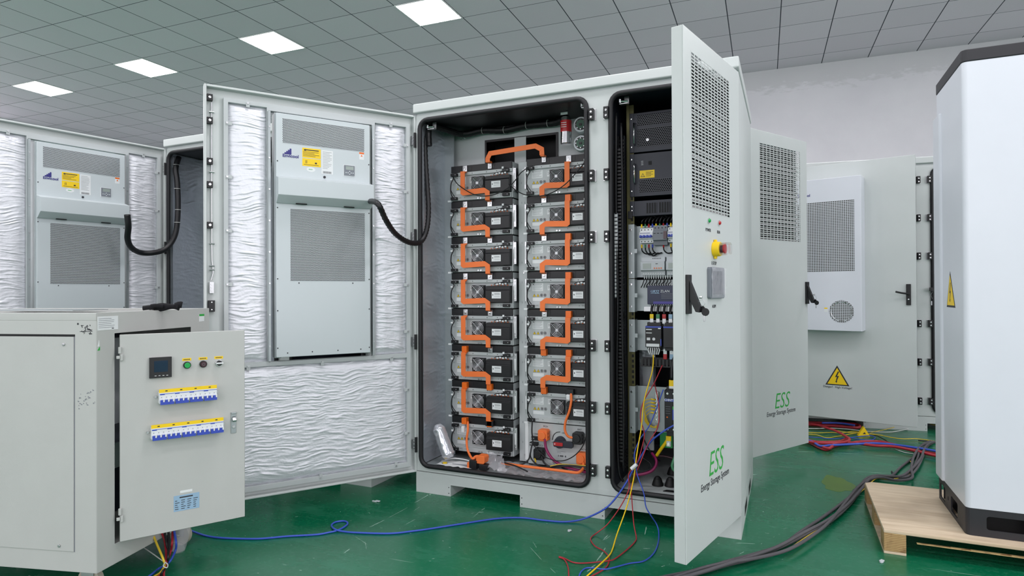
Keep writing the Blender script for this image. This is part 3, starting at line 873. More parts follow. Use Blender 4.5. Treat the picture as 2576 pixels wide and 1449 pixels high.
# ribbon shaped busbars: part strips folded at the corners
def strap(col, k, top, bot, label):
    t_ = thing('busbar_strap', label, 'busbar', mod_loc(col, k), 0, 'orange busbar straps between battery modules')
    xa, xb = (.106, .278) if col == 0 else (.272, .116)
    s_ = 1 if xb > xa else -1
    h = .0155
    zt, zh, zb = .180, .050, -.010
    w_ = h * s_
    poly = [(xa - w_, zt), (xa - w_, zh - h + .006), (xa - w_ + .016 * s_, zh - h - .006), (xb - w_ - .004 * s_, zh - h), (xb - w_, zh - h - .008), (xb - w_, zb),
            (xb + w_, zb), (xb + w_, zh - .006), (xb - w_ - .006 * s_, zh + h + .002), (xa + w_, zh + h - .003), (xa + w_, zt)]
    if s_ < 0: poly.reverse()
    m = MB('orange').prism(poly, -.051, -.047)
    # folds back to the terminals
    m.prism([(-.051, zt - .01), (-.016, zt + .006), (-.012, zt + .006), (-.047, zt - .016)], xa - h, xa + h, 'yz')
    m.prism([(-.051, zb), (-.047, zb), (-.014, zb - .008), (-.018, zb - .008)], xb - h, xb + h, 'yz')
    m.build('strip', t_, bevel=.001, seg=1)
    for x, z, kind in ((xa, .201, top), (xb, -.026, bot)):
        if kind == 'lug':
            q = MB('label_white' if 0 else 'steel').box(x - h, -.020, z - .020, x + h, -.012, z + .020)
            q.mat('chrome').cyl((x, -.020, z), .0065, -.005, 'y', 10)
            q.build('terminal_lug', t_, bevel=.001, seg=1)
        else:
            q = MB('orange_cap').box(x - h - .0015, -.040, z - .022, x + h + .0015, -.010, z + .016)
            q.build('terminal_cap', t_, bevel=.002, seg=2)
    return t_
for k in range(7):
    strap(0, k, 'lug' if k < 5 else 'cap', 'lug' if k < 5 else 'cap', f'orange busbar strap stepping down from the {rows[k]} to the {rows[k+1]} battery module, left column')
for k in range(6):
    strap(1, k, 'lug' if k == 0 else 'cap', 'lug' if k < 4 else 'cap', f'orange busbar strap stepping down from the {rows[k]} to the {rows[k+1] if k < 5 else "lowest"} battery module, right column')
# bridge strap across the two columns
t_ = thing('bridge_strap', 'orange busbar strap bridging the tops of the two battery columns', 'busbar', (X0, YB, 2.0), 0)
m = MB('orange')
def quadstrip(pts, h, y0=-.05, y1=-.046, mb=None):
    P = [Vector((a, 0, b)) for a, b in pts]; L_, R_ = [], []
    for i, p in enumerate(P):
        d0 = (p - P[i - 1]).normalized() if i else (P[1] - p).normalized()
        d1 = (P[i + 1] - p).normalized() if i < len(P) - 1 else d0
        n0 = Vector((-d0.z, 0, d0.x)); n1 = Vector((-d1.z, 0, d1.x)); n_ = (n0 + n1).normalized(); sc_ = h / max(.35, n_.dot(n0))
        L_.append((p.x + n_.x * sc_, p.z + n_.z * sc_)); R_.append((p.x - n_.x * sc_, p.z - n_.z * sc_))
    for i in range(len(P) - 1): mb.prism([L_[i], L_[i + 1], R_[i + 1], R_[i]], y0, y1)
quadstrip([(.385, 0), (.385, .022), (.402, .052), (.70, .068), (.740, .045), (.742, .010)], .0150, mb=m)
m.box(.3725, -.046, -.002, .3975, -.010, .010).box(.7295, -.046, .004, .7545, -.010, .014)
m.build('strip', t_, bevel=.001, seg=1)
for x, z in ((.385, -.020), (.742, -.012)):
    q = MB('steel').box(x - .0125, -.020, z - .014, x + .0125, -.012, z + .018); q.mat('chrome').cyl((x, -.020, z), .0065, -.005, 'y', 10); q.build('terminal_lug', t_)

# panels, rails and brackets round the modules (they belong to the cabinet)
p = MB('paint_inner')
p.plate([(.03, 1.96), (1.08, 1.96), (1.08, 2.245), (.03, 2.245)], [[(.300, 1.975), (.788, 1.975), (.788, 2.170), (.300, 2.170)]], .36, .368)
p.mat('black').plate([(.296, 1.972), (.792, 1.972), (.792, 2.174), (.296, 2.174)], [[(.308, 1.985), (.505, 1.985), (.505, 2.160), (.308, 2.160)], [(.583, 1.985), (.778, 1.985), (.778, 2.160), (.583, 2.160)]], .352, .360)
p.mat('paint_inner').box(.505, .348, 1.975, .583, .352, 2.168)
p.mat('dark').box(.29, .52, 1.96, .80, .53, 2.18)
p.mat('steel')
for x in (.12, .45, .62, 1.0): p.cyl((x, .36, 2.20), .004, -.002, 'y', 8)
p.build('back_panel', main)
p = MB('paint_inner').box(.552, .30, .17, .612, .32, 2.0)
p.mat('steel')
for z in (1.95, 1.32, .78, .21): p.cyl((.586, .30, z), .005, -.003, 'y', 8)
p.mat('ink_soft')
for k in range(14):
    for x in (.573, .592): p.box(x, .299, .28 + k * .122, x + .002, .30, .292 + k * .122)
p.build('centre_post', main)
for k in range(8):
    z = 2.003 - MH * (k + 1)
    b = MB('steel').box(.534, -.006 + .26, z + .040, .538, .34, z + .190).box(.534, .252, z + .048, .556, .256, z + .182)
    b.mat('label_white').box(.540, .2505, z + .080, .550, .252, z + .150)
    b.mat('chrome').cyl((.546, .252, z + .060), .004, -.002, 'y', 8).cyl((.546, .252, z + .170), .004, -.002, 'y', 8)
    b.build('module_bracket', main, bevel=.002, seg=1)
    if k < 7:
        b = MB('steel').box(.612, .252, z + .048, .622, .30, z + .182); b.mat('label_white').box(.612, .2505, z + .075, .619, .252, z + .155)
        b.build('module_bracket', main, bevel=.001, seg=1)

# harness along the top of the compartment
hz = thing('wiring_harness', 'black ribbed wiring harness strapped along the top of the battery compartment', 'cable harness', (X0, Y0, 0))
pts = [(.060, .06, 2.10), (.060, .07, 2.215), (.10, .16, 2.225), (.17, .29, 2.212), (.30, .32, 2.228), (.45, .32, 2.214), (.60, .33, 2.228), (.78, .32, 2.222), (.86, .30, 2.235)]
MB('black').tube(pts, .019, 10, 8, rfun=lambda i: 1 + .06 * (i % 2)).build('conduit', hz, smooth=False)
m = MB('black').box(.15, .33, 2.236, .80, .345, 2.242); m.build('cable_shelf', hz)
for x, z in ((.17, 2.212), (.30, 2.228), (.45, 2.215), (.60, 2.228), (.74, 2.224)):
    MB('white_wire').torus((x, .318, z), .0215, .0018, 'x', 14, 4).build('cable_tie', hz)
# fire suppression cylinder
c = thing('extinguisher_cylinder', 'small chrome cylinder with a red label hanging top right in the battery compartment', 'fire extinguisher', (X0 + .889, Y0 + .22, 2.06))
m = MB('chrome').cyl((0, 0, .004), .032, .150, 'z', 28).cyl((0, 0, 0), .026, .004, 'z', 28, .032).cyl((0, 0, .154), .032, .018, 'z', 28, .012).cyl((0, 0, .172), .011, .022, 'z', 16)
m.build('tank', c, bevel=.002, seg=1)
m = MB('maroon' if 0 else 'red').cyl((0, 0, .070), .0326, .066, 'z', 28); m.mat('label_white')
for k in range(3): m.box(-.018, -.0335, .118 - k * .012, .014, -.0320, .121 - k * .012)
m.build('label_wrap', c)
m = MB('black').cyl((0, 0, .192), .016, .014, 'z', 12); m.mat('label_white').box(-.022, -.03, .166, .020, -.028, .180); m.build('valve_head', c)
# two round detectors with their covers off
for zc, lb in ((2.170, 'upper of two round white smoke detectors beside the chrome cylinder'), (2.062, 'lower of two round white smoke detectors beside the chrome cylinder')):
    c = thing('smoke_detector', lb, 'detector', (X0 + .975, Y0 + .24, zc))
    MB('device').cyl((0, .02, 0), .050, -.03, 'y', 32, .044).build('base', c, bevel=.002, seg=1)
    m = MB('black').cyl((0, -.0105, 0), .034, -.003, 'y', 24); m.mat('pcb').cyl((0, -.013, 0), .026, -.002, 'y', 20)
    m.mat('chrome')
    for a in range(0, 360, 45): m.box(.028 * cos(rad(a)) - .003, -.017, .028 * sin(rad(a)) - .003, .028 * cos(rad(a)) + .003, -.012, .028 * sin(rad(a)) + .003)
    m.mat('black').box(-.008, -.02, -.008, .008, -.015, .004)
    m.build('circuit_board', c)
# door stay brackets in the compartment corners
for (x, z, par, nm) in ((.075, 2.205, main, 'l'), (1.045, 2.215, main, 'r'), (1.255, 2.208, main, 'm')):
    m = MB('steel').box(x, .020, z - .016, x + .045, .050, z - .012).box(x + .02, .046, z - .016, x + .045, .050, z + .03)
    m.mat('chrome').tube([(x + .002, .015, z - .002), (x + .045, .02, z - .004)], .0055, 8, 1).cyl((x + .004, .016, z - .010), .007, .018, 'z', 10)
    m.build('door_stay', par)

# ------------------------------------------------------------------ switch box at the foot of the right column
sw = thing('switch_box', 'grey high voltage switch box with rotary switch and orange plugs under the right battery column', 'switch box', (X0 + .625, YB, .172))
Bx = lambda x, y: (IL(x, y, .26)[0] - .625, IL(x, y, .26)[1] - .172)
b = MB('paint_inner').box(0, 0, .0, .427, .40, .250)
b.mat('dark').box(.0, .01, -.012, .42, .3, 0)
b.mat('label_white').box(-.018, -.004, .02, .004, 0, .246).mat('steel').cyl((.012, -.001, .03), .005, -.003, 'y', 10).cyl((.36, -.001, .02), .005, -.003, 'y', 10).cyl((.165, -.001, .025), .009, -.004, 'y', 12)
b.build('housing', sw, bevel=.002, seg=1)
def plug(mat, px_, py_, name, lab):
    x, z = Bx(px_, py_)
    m = MB(mat); m.prism(rrect(x - .030, z - .034, x + .030, z + .034, .012, 4), -.048, 0)
    m.prism([(x + .024 * cos(a * pi / 6) - .003, z + .024 * sin(a * pi / 6)) for a in range(12)], -.056, -.048)
    for s_ in (-.022, 0, .022): m.box(x + .028, -.040, z + s_ - .006, x + .034, -.008, z + s_ + .006)
    tag(m.build(name, sw, bevel=.003, seg=2), lab); return x, z
plug('orange', 1371.8, 1091.8, 'power_plug', 'orange power plug'); plug('black', 1458, 1099.4, 'power_plug', 'black power plug')
plug('black', 1360.7, 1138.7, 'power_plug', 'black power plug'); plug('orange', 1468, 1150, 'power_plug', 'orange power plug')
x, z = Bx(1410.4, 1112)
m = MB('blacksteel').cyl((x, 0, z), .036, -.028, 'y', 28, .032)
m.prism(rrect(x - .030, z - .020, x + .090, z + .016, .010, 4), -.046, -.026)
m.mat('red').prism(rrect(x - .026, z - .012, x + .030, z + .008, .005, 3), -.050, -.046)
m.mat('label_white').prism([(x - .024, z - .002), (x - .016, z - .007), (x - .016, z + .003)], -.0510, -.050)
m.build('rotary_switch', sw, bevel=.002, seg=1)
m = MB('black').tube([(x - .052, -.001, z + .008), (x - .044, -.001, z + .036), (x - .026, -.001, z + .054), (x - .002, -.001, z + .060)], .0022, 5, 4); m.build('switch_arc', sw)
for (px_, py_) in ((1350, 1101), (1346, 1115)):
    xx, zz = Bx(px_, py_); m = MB('black').box(xx - .026, -.024, zz - .010, xx + .024, 0, zz + .010); m.mat('steel').box(xx - .024, -.028, zz - .004, xx - .006, -.024, zz + .004); m.build('com_socket', sw, bevel=.001, seg=1)
for s_, px_, py_, sz in (('PCS+', 1373, 1073, .014), ('BAT-', 1459, 1081, .014), ('PCS-', 1362, 1121, .014), ('BAT+', 1467, 1131, .014), ('ON', 1417, 1089.5, .012), ('OFF', 1392, 1113, .012), ('COM2', 1349, 1092, .013), ('COM1', 1348, 1107, .013)):
    xx, zz = Bx(px_, py_); text(s_, sz, (xx, -.0006, zz), sw)
m = MB('ink'); xx, zz = Bx(1413, 1147)
rr = random.Random(2)
for k in range(20):
    if rr.random() < .7: m.box(xx - .028 + k * .0028, -.0006, zz - .006, xx - .0262 + k * .0028, 0, zz + .004)
m.mat('ink_soft').box(xx - .028, -.0006, zz + .024, xx + .024, 0, zz + .026).box(xx - .028, -.0006, zz + .016, xx - .004, 0, zz + .018)
m.build('rating_marks', sw)

# ------------------------------------------------------------------ cables of the battery compartment
def cable(name, label, pts, r, mat, cat='cable', group=None, n=8, sm=6, **kw):
    m = MB(mat).tube(pts, r, n, sm, **kw)
    o = m.build(name, smooth=True); tag(o, label, cat, group); return o
def cb(px_, py_, yl): return py(px_, py_, Y0 + yl)
# orange battery cables
o = cable('power_cable', 'orange cable dropping from the bottom left battery module to the compartment floor', [cb(1177, 1060, .235), cb(1177, 1083, .215), cb(1174, 1105, .21), cb(1176, 1130, .20), cb(1185, 1150, .17), cb(1197, 1162, .12)], .0075, 'orange')
m = MB('orange_cap').box(.089, -.046, .183, .122, -.012, .222)
m.build('terminal_cap', thing('terminal_cap_block', 'square orange terminal cap at the head of the lowest left battery module', 'terminal cap', mod_loc(0, 7)), bevel=.002)
m = MB('black').box(.252, -.040, .183, .305, -.012, .215).build('terminal_cap', thing('terminal_cap_block', 'black terminal cap on the lowest left battery module', 'terminal cap', mod_loc(0, 7)), bevel=.002)
m = MB('black').box(.252, -.040, .183, .300, -.012, .215).build('terminal_cap', thing('terminal_cap_block', 'black terminal cap on the lowest right battery module above the orange cable', 'terminal cap', mod_loc(1, 6)), bevel=.002)
cable('power_cable', 'orange cable curving from the lowest right battery module to the black plug', [cb(1437, 990, .225), cb(1437, 1010, .215), cb(1432, 1035, .21), cb(1423, 1060, .21), cb(1421, 1080, .21), cb(1426, 1094, .21), cb(1434, 1100, .215), cb(1446, 1101, .22)], .0075, 'orange')
m = MB('label_white').box(.260, -.052, .155, .282, -.038, .186).build('cable_marker', thing('cable_sleeve', 'white sleeve round the orange cable below the lowest right battery module', 'cable sleeve', mod_loc(1, 6)), bevel=.004)
m = MB('label_white').box(.094, -.062, .135, .114, -.042, .172).build('cable_marker', thing('cable_sleeve', 'white sleeve round the orange cable on the lowest left battery module', 'cable sleeve', mod_loc(0, 7)), bevel=.004)
cable('power_cable', 'long orange cable lying across the compartment floor under the battery modules', [cb(1262, 1165, .15), cb(1310, 1172, .11), cb(1360, 1178, .10), cb(1410, 1184, .10), cb(1448, 1189, .10), cb(1460, 1186, .11), cb(1467, 1178, .16), cb(1468, 1165, .21)], .008, 'orange')
cable('power_cable', 'purple cable from the orange plug down along the compartment floor', [cb(1371, 1104, .215), cb(1373, 1125, .21), cb(1381, 1143, .20), cb(1396, 1160, .19), cb(1420, 1173, .18), cb(1450, 1182, .17), cb(1481, 1189, .165)], .0085, 'purple_wire')
cable('signal_cable', 'thin black cable looping across the switch box face', [cb(1343, 1120, .22), cb(1355, 1135, .205), cb(1372, 1150, .19), cb(1400, 1159, .18), cb(1425, 1157, .18), cb(1450, 1142, .18), cb(1468, 1118, .18), cb(1477, 1085, .17)], .003, 'black')
cable('signal_cable', 'black cable from the black plug under the switch box', [cb(1362, 1148, .20), cb(1370, 1165, .17), cb(1390, 1176, .16), cb(1430, 1172, .16), cb(1478, 1178, .16)], .0055, 'black')
cable('signal_cable', 'black cable running down the left edge of the switch box', [cb(1339, 1058, .21), cb(1338, 1085, .20), cb(1340, 1110, .20), cb(1336, 1130, .19), cb(1335, 1150, .18), cb(1350, 1168, .16), cb(1372, 1175, .15), cb(1415, 1170, .16), cb(1478, 1175, .17)], .0045, 'black')
cable('signal_cable', 'black cable hanging between the switch box and the compartment floor', [cb(1334, 1140, .19), cb(1330, 1155, .16), cb(1318, 1166, .14), cb(1303, 1170, .13)], .0045, 'black')
cable('signal_cable', 'short black cable end lying on the clear film by the gasket', [cb(1262, 1162, .14), cb(1290, 1170, .10), cb(1310, 1178, .08), cb(1327, 1186, .06)], .004, 'black')
cable('earth_cable', 'thin yellow cable under the switch box', [cb(1384, 1173, .15), cb(1410, 1168, .16), cb(1445, 1170, .17), cb(1480, 1172, .18)], .003, 'yellow_wire')
cable('earth_cable', 'short yellow cable at the lower left corner of the switch box', [cb(1344, 1152, .22), cb(1347, 1158, .20), cb(1347, 1166, .18)], .005, 'yellow_wire')
cable('signal_cable', 'long thin black cable sagging in front of the top left battery module', [cb(1141, 448, .22), cb(1150, 462, .20), cb(1168, 476, .19), cb(1192, 489, .18), cb(1216, 493, .18), cb(1245, 489, .19), cb(1276, 474, .2), cb(1295, 455, .21), cb(1310, 435, .21), cb(1329, 421, .22)], .003, 'black')
cable('signal_cable', 'long thin black cable sagging in front of the top right battery module', [cb(1278, 462, .22), cb(1300, 480, .20), cb(1325, 491, .19), cb(1360, 493, .18), cb(1392, 483, .18), cb(1420, 465, .18), cb(1442, 443, .19), cb(1470, 410, .21)], .003, 'black')
# ribbed hose from the air conditioner into the cabinet
hp = [Vector(place(main.location, 0, PV, LA, (.298, .0, 1.735)).translation), py(950, 512, 2.72), py(970, 552, 2.80), py(992, 585, 2.92), py(1020, 606, 3.03), py(1045, 612, 3.12), py(1062, 604, 3.18), py(1074, 575, 3.22), py(1078, 530, 3.24), py(1075, 470, 3.25), py(1071, 410, 3.25), py(1070, 355, 3.25), py(1078, 335, 3.27)]
cable('corrugated_hose', 'black corrugated hose looping from the middle cabinet door air conditioner into the battery compartment', hp, .0165, 'black', 'hose', n=12, sm=10, rfun=lambda i: 1.0 if i % 2 else .84)
def w2(px_, py_, Y): return py(px_, py_, Y)
hp = [w2(320, 540, 2.72), w2(323, 570, 2.74), w2(321, 600, 2.77), w2(330, 622, 2.83), w2(352, 635, 2.92), w2(385, 636, 3.00), w2(415, 627, 3.08), w2(434, 605, 3.135), w2(444, 575, 3.165), w2(448, 520, 3.18), w2(446, 460, 3.18), w2(442, 425, 3.18), w2(450, 396, 3.22)]
o = cable('corrugated_hose', 'black hose looping from the far left air conditioner into the left cabinet', hp, .019, 'black', 'hose', n=12, sm=8)
for px_, py_, Y in ((327, 617, 2.82), (446, 475, 3.18), (448, 528, 3.18), (446, 560, 3.17), (443, 415, 3.19)):
    c_ = w2(px_, py_, Y); m = MB('white_wire').torus((c_.x, c_.y, c_.z), .0215, .002, 'z', 14, 4)
    m.build('cable_tie', o)
# protective bag leaning in the corner, film, loose parts
pk = thing('wrapped_package', 'long clear-film wrapped package leaning in the lower left corner of the cabinet', 'package', cb(1130, 1160, .12))
a, b = cb(1100, 1068, .11), cb(1131, 1152, .10)
m = MB('film'); rr = random.Random(4)
dv = b - a; pts = [a + dv * (i / 9) for i in range(10)]
m.tube([p_ - pk.location for p_ in pts], .040, 18, 4, rfun=lambda i: (min(1, .45 + i * .12) if i < 6 else (min(1.05, .5 + (37 - i) * .12) if i > 31 else 1)))
m.build('film_wrap', pk, smooth=True)
def sheet(name, label, cs, nx, ny, amp, mat, cat):
    # four floor corners, crumpled
    rr = random.Random(len(name) + nx); vs, fs = [], []
    A, B, C_, D = cs
    for j in range(ny + 1):
        for i in range(nx + 1):
            u, v_ = i / nx, j / ny
            p_ = A.lerp(B, u).lerp(D.lerp(C_, u), v_)
            vs.append((p_.x + rr.uniform(-.006, .006), p_.y + rr.uniform(-.006, .006), p_.z + .003 + amp * rr.random() ** 2))
    for j in range(ny):
        for i in range(nx): a_ = j * (nx + 1) + i; fs.append((a_, a_ + 1, a_ + nx + 2, a_ + nx + 1))
    o = MB(mat).add(vs, fs).build(name, smooth=True); return tag(o, label, cat)
V3 = Vector
sheet('packing_film', 'crumpled clear film spread over the floor of the battery compartment', [V3((X0 + .52, Y0 + .03, .162)), V3((X0 + 1.06, Y0 + .03, .162)), V3((X0 + 1.06, Y0 + .22, .162)), V3((X0 + .45, Y0 + .24, .162))], 26, 10, .020, 'film_thin', 'plastic film')
sheet('packing_film', 'peak of clear film rising beside the orange plug on the compartment floor', [cb(1210, 1182, .05), cb(1275, 1190, .05), cb(1262, 1150, .14), cb(1226, 1142, .13)], 12, 8, .02, 'film_thin', 'plastic film')
sheet('paper_sheet', 'white paper lying on the compartment floor left of the orange plug', [V3((X0 + .12, Y0 + .035, .163)), V3((X0 + .36, Y0 + .03, .163)), V3((X0 + .33, Y0 + .16, .163)), V3((X0 + .10, Y0 + .14, .163))], 10, 6, .006, 'label_white', 'paper')
pl = thing('plug_connector', 'loose orange plug with a black square body lying on the compartment floor', 'connector', V3((X0 + .36, Y0 + .055, .165)))
m = MB('black').box(-.02, -.018, 0, .028, .03, .05).box(.045, -.02, 0, .095, .02, .034); m.build('body', pl, bevel=.003)
m = MB('orange').prism(rrect(.022, .034, .078, .080, .012, 4), -.01, .05).box(-.035, -.016, .0, -.02, .02, .035).tube([(-.02, .0, .03), (.0, .03, .06), (.03, .04, .06)], .010, 8, 4); m.build('cap', pl, bevel=.002)
m = MB('label_white').tube([V3((X0 + .13, Y0 + .12, .175)), V3((X0 + .20, Y0 + .125, .19)), V3((X0 + .30, Y0 + .115, .188)), V3((X0 + .33, Y0 + .10, .172))], .0035, 6, 4); tag(m.build('cable_offcut', smooth=True), 'cream wire offcut bent over the papers on the compartment floor', 'wire')
m = MB('ink_soft').tube([V3((X0 + .21, Y0 + .07, .172)), V3((X0 + .33, Y0 + .06, .176))], .004, 6, 1, rfun=lambda i: .4 + i); tag(m.build('scriber_tool'), 'thin dark pointed tool lying on the papers in the cabinet', 'tool')
m = MB('yellow').cyl((X0 + .155, Y0 + .075, .168), .014, .005, 'z', 16); m.mat('steel').cyl((X0 + .155, Y0 + .075, .165), .020, .004, 'z', 18); tag(m.build('tape_roll'), 'small yellow and grey disc on the papers in the cabinet', 'small part')

# ================================================================== equipment in the right compartment
YR = .15
def RX(px_, py_, yl=YR):
    return IL(px_, py_, yl)
def gear(name, label, cat, group=None): return thing(name, label, cat, (X0, Y0, 0), 0, group)
GX1 = 1.795
# perforated rack rails, seen where the mounting angles stop
r = MB('rail_yellow').box(1.262, YR - .004, .165, 1.278, YR + .03, 2.22).box(1.278, YR + .004, .165, 1.300, YR + .012, 2.22)
r.mat('dark')
for k in range(70): r.box(1.283, YR + .0025, .19 + k * .0285, 1.294, YR + .005, .206 + k * .0285)
r.mat('rail_yellow').box(1.52, .62, .165, 1.55, .64, 2.2)
r.build('rack_rail', main)
# slotted wiring ducts on the left side wall of the compartment
for n_, (x0, y0, z0, z1, mt, lb) in enumerate(((1.216, .045, .30, 1.99, 'black', 'front slotted black wiring duct along the compartment side'), (1.216, .115, .25, 2.05, 'black', 'rear slotted black wiring duct along the compartment side'))):
    d = gear('wiring_duct', lb, 'wiring duct', 'slotted wiring ducts')
    m = MB(mt).box(x0, y0 + .004, z0, x0 + .012, y0 + .048, z1)
    n = int((z1 - z0) / .019)
    for k in range(n):
        z = z0 + k * .019
        m.box(x0 + .012, y0, z, x0 + .040, y0 + .006, z + .011).box(x0 + .012, y0 + .044, z, x0 + .040, y0 + .050, z + .011)
    m.build('duct', d)
    MB('blacksteel').box(x0 + .036, y0 + .008, z0 + .1, x0 + .040, y0 + .042, z1).build('duct_cover', d)
d = gear('marker_strip', 'grey ribbed strip clipped to the wiring duct', 'marker strip')
m = MB('mcb_grey').box(1.222, .030, 1.17, 1.240, .040, 1.62)
for k in range(22): m.mat('label_white').box(1.223, .026, 1.175 + k * .0202, 1.239, .031, 1.189 + k * .0202)
m.build('strip', d)
for (pts, lb) in (([(1.235, .03, 2.15), (1.23, .035, 1.7), (1.238, .03, 1.2), (1.23, .035, .8), (1.235, .03, .3), (1.26, .04, .2)], 'thick black cable hanging just inside the gasket of the right compartment'),
                  ([(1.256, .05, 2.1), (1.262, .05, 1.6), (1.255, .05, 1.1), (1.262, .05, .6), (1.255, .055, .25)], 'second black cable beside the wiring duct of the right compartment')):
    cable('power_cable', lb, [V3((X0 + a, Y0 + b, c_)) for a, b, c_ in pts], .007, 'black')

def rack_unit(name, label, z0, z1, kind):
    g = gear(name, label, 'rack unit', None)
    f = MB('blacksteel').box(1.300, YR, z0, GX1, .62, z1)
    f.box(1.278, YR - .003, z0, 1.302, YR + .004, z1)
    f.mat('chrome')
    for z in ((z0 + .03), (z1 - .03)): f.cyl((1.288, YR - .003, z), .005, -.003, 'y', 10)
    f.build('case', g, bevel=.002, seg=1)
    if kind in ('a', 'b'):
        h = MB('chrome').tube([(1.308, YR, z1 - .055), (1.308, YR - .028, z1 - .060), (1.308, YR - .028, z0 + .045 + (.03 if kind == 'b' else 0)), (1.308, YR, z0 + .040 + (.03 if kind == 'b' else 0))], .0045, 8, 1)
        h.build('handle', g, smooth=True)
    return g
g = rack_unit('power_module', 'black power module with honeycomb front, topmost in the right compartment', 1.958, 2.172, 'a')
MB('perf_black').box(1.320, YR - .0015, 2.10, 1.78, YR, 2.158).build('upper_mesh', g)
MB('perf_black').box(1.320, YR - .0015, 1.985, 1.78, YR, 2.085).build('lower_mesh', g)
m = MB('steel').cyl((1.376, YR - .002, 2.02), .008, -.004, 'y', 12); m.build('knob', g)
g = rack_unit('power_module', 'black power module with yellow warning sticker, second from top in the right compartment', 1.718, 1.950, 'b')
m = MB('yellow').box(1.332, YR - .001, 1.815, 1.412, YR, 1.857)
m.mat('ink').prism([(1.337, 1.822), (1.361, 1.822), (1.349, 1.843)], YR - .0015, YR - .001).mat('yellow').prism([(1.341, 1.8245), (1.357, 1.8245), (1.349, 1.839)], YR - .002, YR - .0015).mat('ink').box(1.3482, YR - .0025, 1.827, 1.3498, YR - .002, 1.834)
for q in range(4): m.box(1.365, YR - .0015, 1.846 - q * .007, 1.404 - (q % 2) * .01, YR - .001, 1.848 - q * .007)
m.build('warning_sticker', g)
MB('perf_black').box(1.330, YR - .0015, 1.740, 1.78, YR, 1.806).build('air_mesh', g)
m = MB('dark').box(1.380, YR - .002, 1.885, 1.397, YR, 1.905); m.mat('label_white')
for q in range(3): m.box(1.340, YR - .001, 1.888 + q * .009, 1.352, YR, 1.890 + q * .009)
m.build('port', g)
g = rack_unit('monitoring_unit', 'low black slotted rack unit, third from top in the right compartment', 1.612, 1.694, 'c')
m = MB('dark')
for q in range(6): m.box(1.365 + q * .07, YR - .001, 1.625, 1.425 + q * .07, YR, 1.680)
for q in range(30): m.mat('blacksteel').box(1.365 + q * .0135, YR - .003, 1.625, 1.369 + q * .0135, YR - .001, 1.68)
m.build('slots', g)
m = MB('black').box(1.27, YR - .012, 1.600, 1.292, YR, 1.640); m.build('latch', g)

# mounting angles with screws
for z0, z1, lb in ((1.276, 1.568, 'upper'), (1.092, 1.272, 'second'), (.876, 1.052, 'third'), (.436, .690, 'lowest')):
    g = gear('mounting_plate', f'grey bolted mounting plate, {lb} in the right compartment', 'mounting plate', 'mounting plates of the right compartment')
    m = MB('zinc').box(1.270, YR - .006, z0, 1.302, YR - .003, z1)
    yb = YR + .06
    m.box(1.299, YR - .003, z0, 1.302, yb, z1).box(1.302, yb - .003, z0 + .005, GX1, yb, z1 - .005)
    m.box(1.302, YR - .004, (z0 + z1) / 2 - .010, 1.316, YR - .002, (z0 + z1) / 2 + .012)
    m.mat('chrome')
    for z in ((z0 + .03, z1 - .03, (z0 * 1.7 + z1 * .3) / 2 + .09) if z1 - z0 > .27 else (z0 + .03, z1 - .03)): m.cyl((1.283, YR - .006, z), .006, -.004, 'y', 10)
    m.build('plate', g)
YP = YR + .057
def mcb(g, x0, x1, z0, z1, n, body='mcb_white', lever='mcb_blue', d=.058):
    # modular breaker: shoulders, raised nose and one toggle across the poles
    y = YP
    zc = (z0 + z1) / 2; h = z1 - z0
    m = MB(body).prism([(y, z0), (y - d + .018, z0), (y - d + .018, z0 + .26 * h), (y - d, z0 + .28 * h), (y - d, z1 - .28 * h), (y - d + .018, z1 - .26 * h), (y - d + .018, z1), (y, z1)], x0, x1, 'yz')
    pw = (x1 - x0) / n
    m.mat('ink')
    for i in range(n):
        m.cyl((x0 + (i + .5) * pw, y - d + .0185, z1 - .10 * h), .0032, -.001, 'y', 8).cyl((x0 + (i + .5) * pw, y - d + .0185, z0 + .10 * h), .0032, -.001, 'y', 8)
    m.mat('ink_blue').box(x0 + .003, y - d - .0004, z1 - .36 * h, x0 + (x1 - x0) * .8, y - d, z1 - .33 * h)
    m.build('breaker_body', g, bevel=.001, seg=1)
    t = MB(lever).box(x0 + .002, y - d - .008, zc - .16 * h, x1 - .002, y - d, zc - .02 * h)
    for i in range(n): t.box(x0 + (i + .25) * pw, y - d - .014, zc - .12 * h, x0 + (i + .75) * pw, y - d - .006, zc + .02 * h)
    t.build('toggle', g, bevel=.001, seg=1)
g = gear('circuit_breaker', 'white four-pole breaker with blue toggles, left of the grey surge arrester', 'circuit breaker', 'breakers in the right compartment'); mcb(g, 1.328, 1.400, 1.466, 1.545, 4)
g = gear('surge_arrester', 'grey surge arrester with a red cartridge between two white breakers', 'surge arrester')
m = MB('mcb_grey').prism([(YP, 1.452), (YP - .045, 1.452), (YP - .045, 1.474), (YP - .062, 1.478), (YP - .062, 1.528), (YP - .045, 1.532), (YP - .045, 1.556), (YP, 1.556)], 1.402, 1.476, 'yz')
m.mat('ink')
for i in range(4): m.cyl((1.411 + i * .0185, YP - .0455, 1.545), .0035, -.001, 'y', 8).box(1.405 + i * .0185, YP - .0625, 1.512, 1.417 + i * .0185, YP - .062, 1.516)
m.build('case', g, bevel=.001, seg=1); MB('maroon').box(1.458, YP - .066, 1.484, 1.475, YP - .06, 1.524).build('cartridge', g)
g = gear('circuit_breaker', 'white breaker with blue toggles, right of the grey surge arrester', 'circuit breaker', 'breakers in the right compartment'); mcb(g, 1.478, 1.55, 1.466, 1.545, 4)
MB('steel').box(1.32, YP - .008, 1.50, 1.75, YP, 1.52).build('din_rail', main)
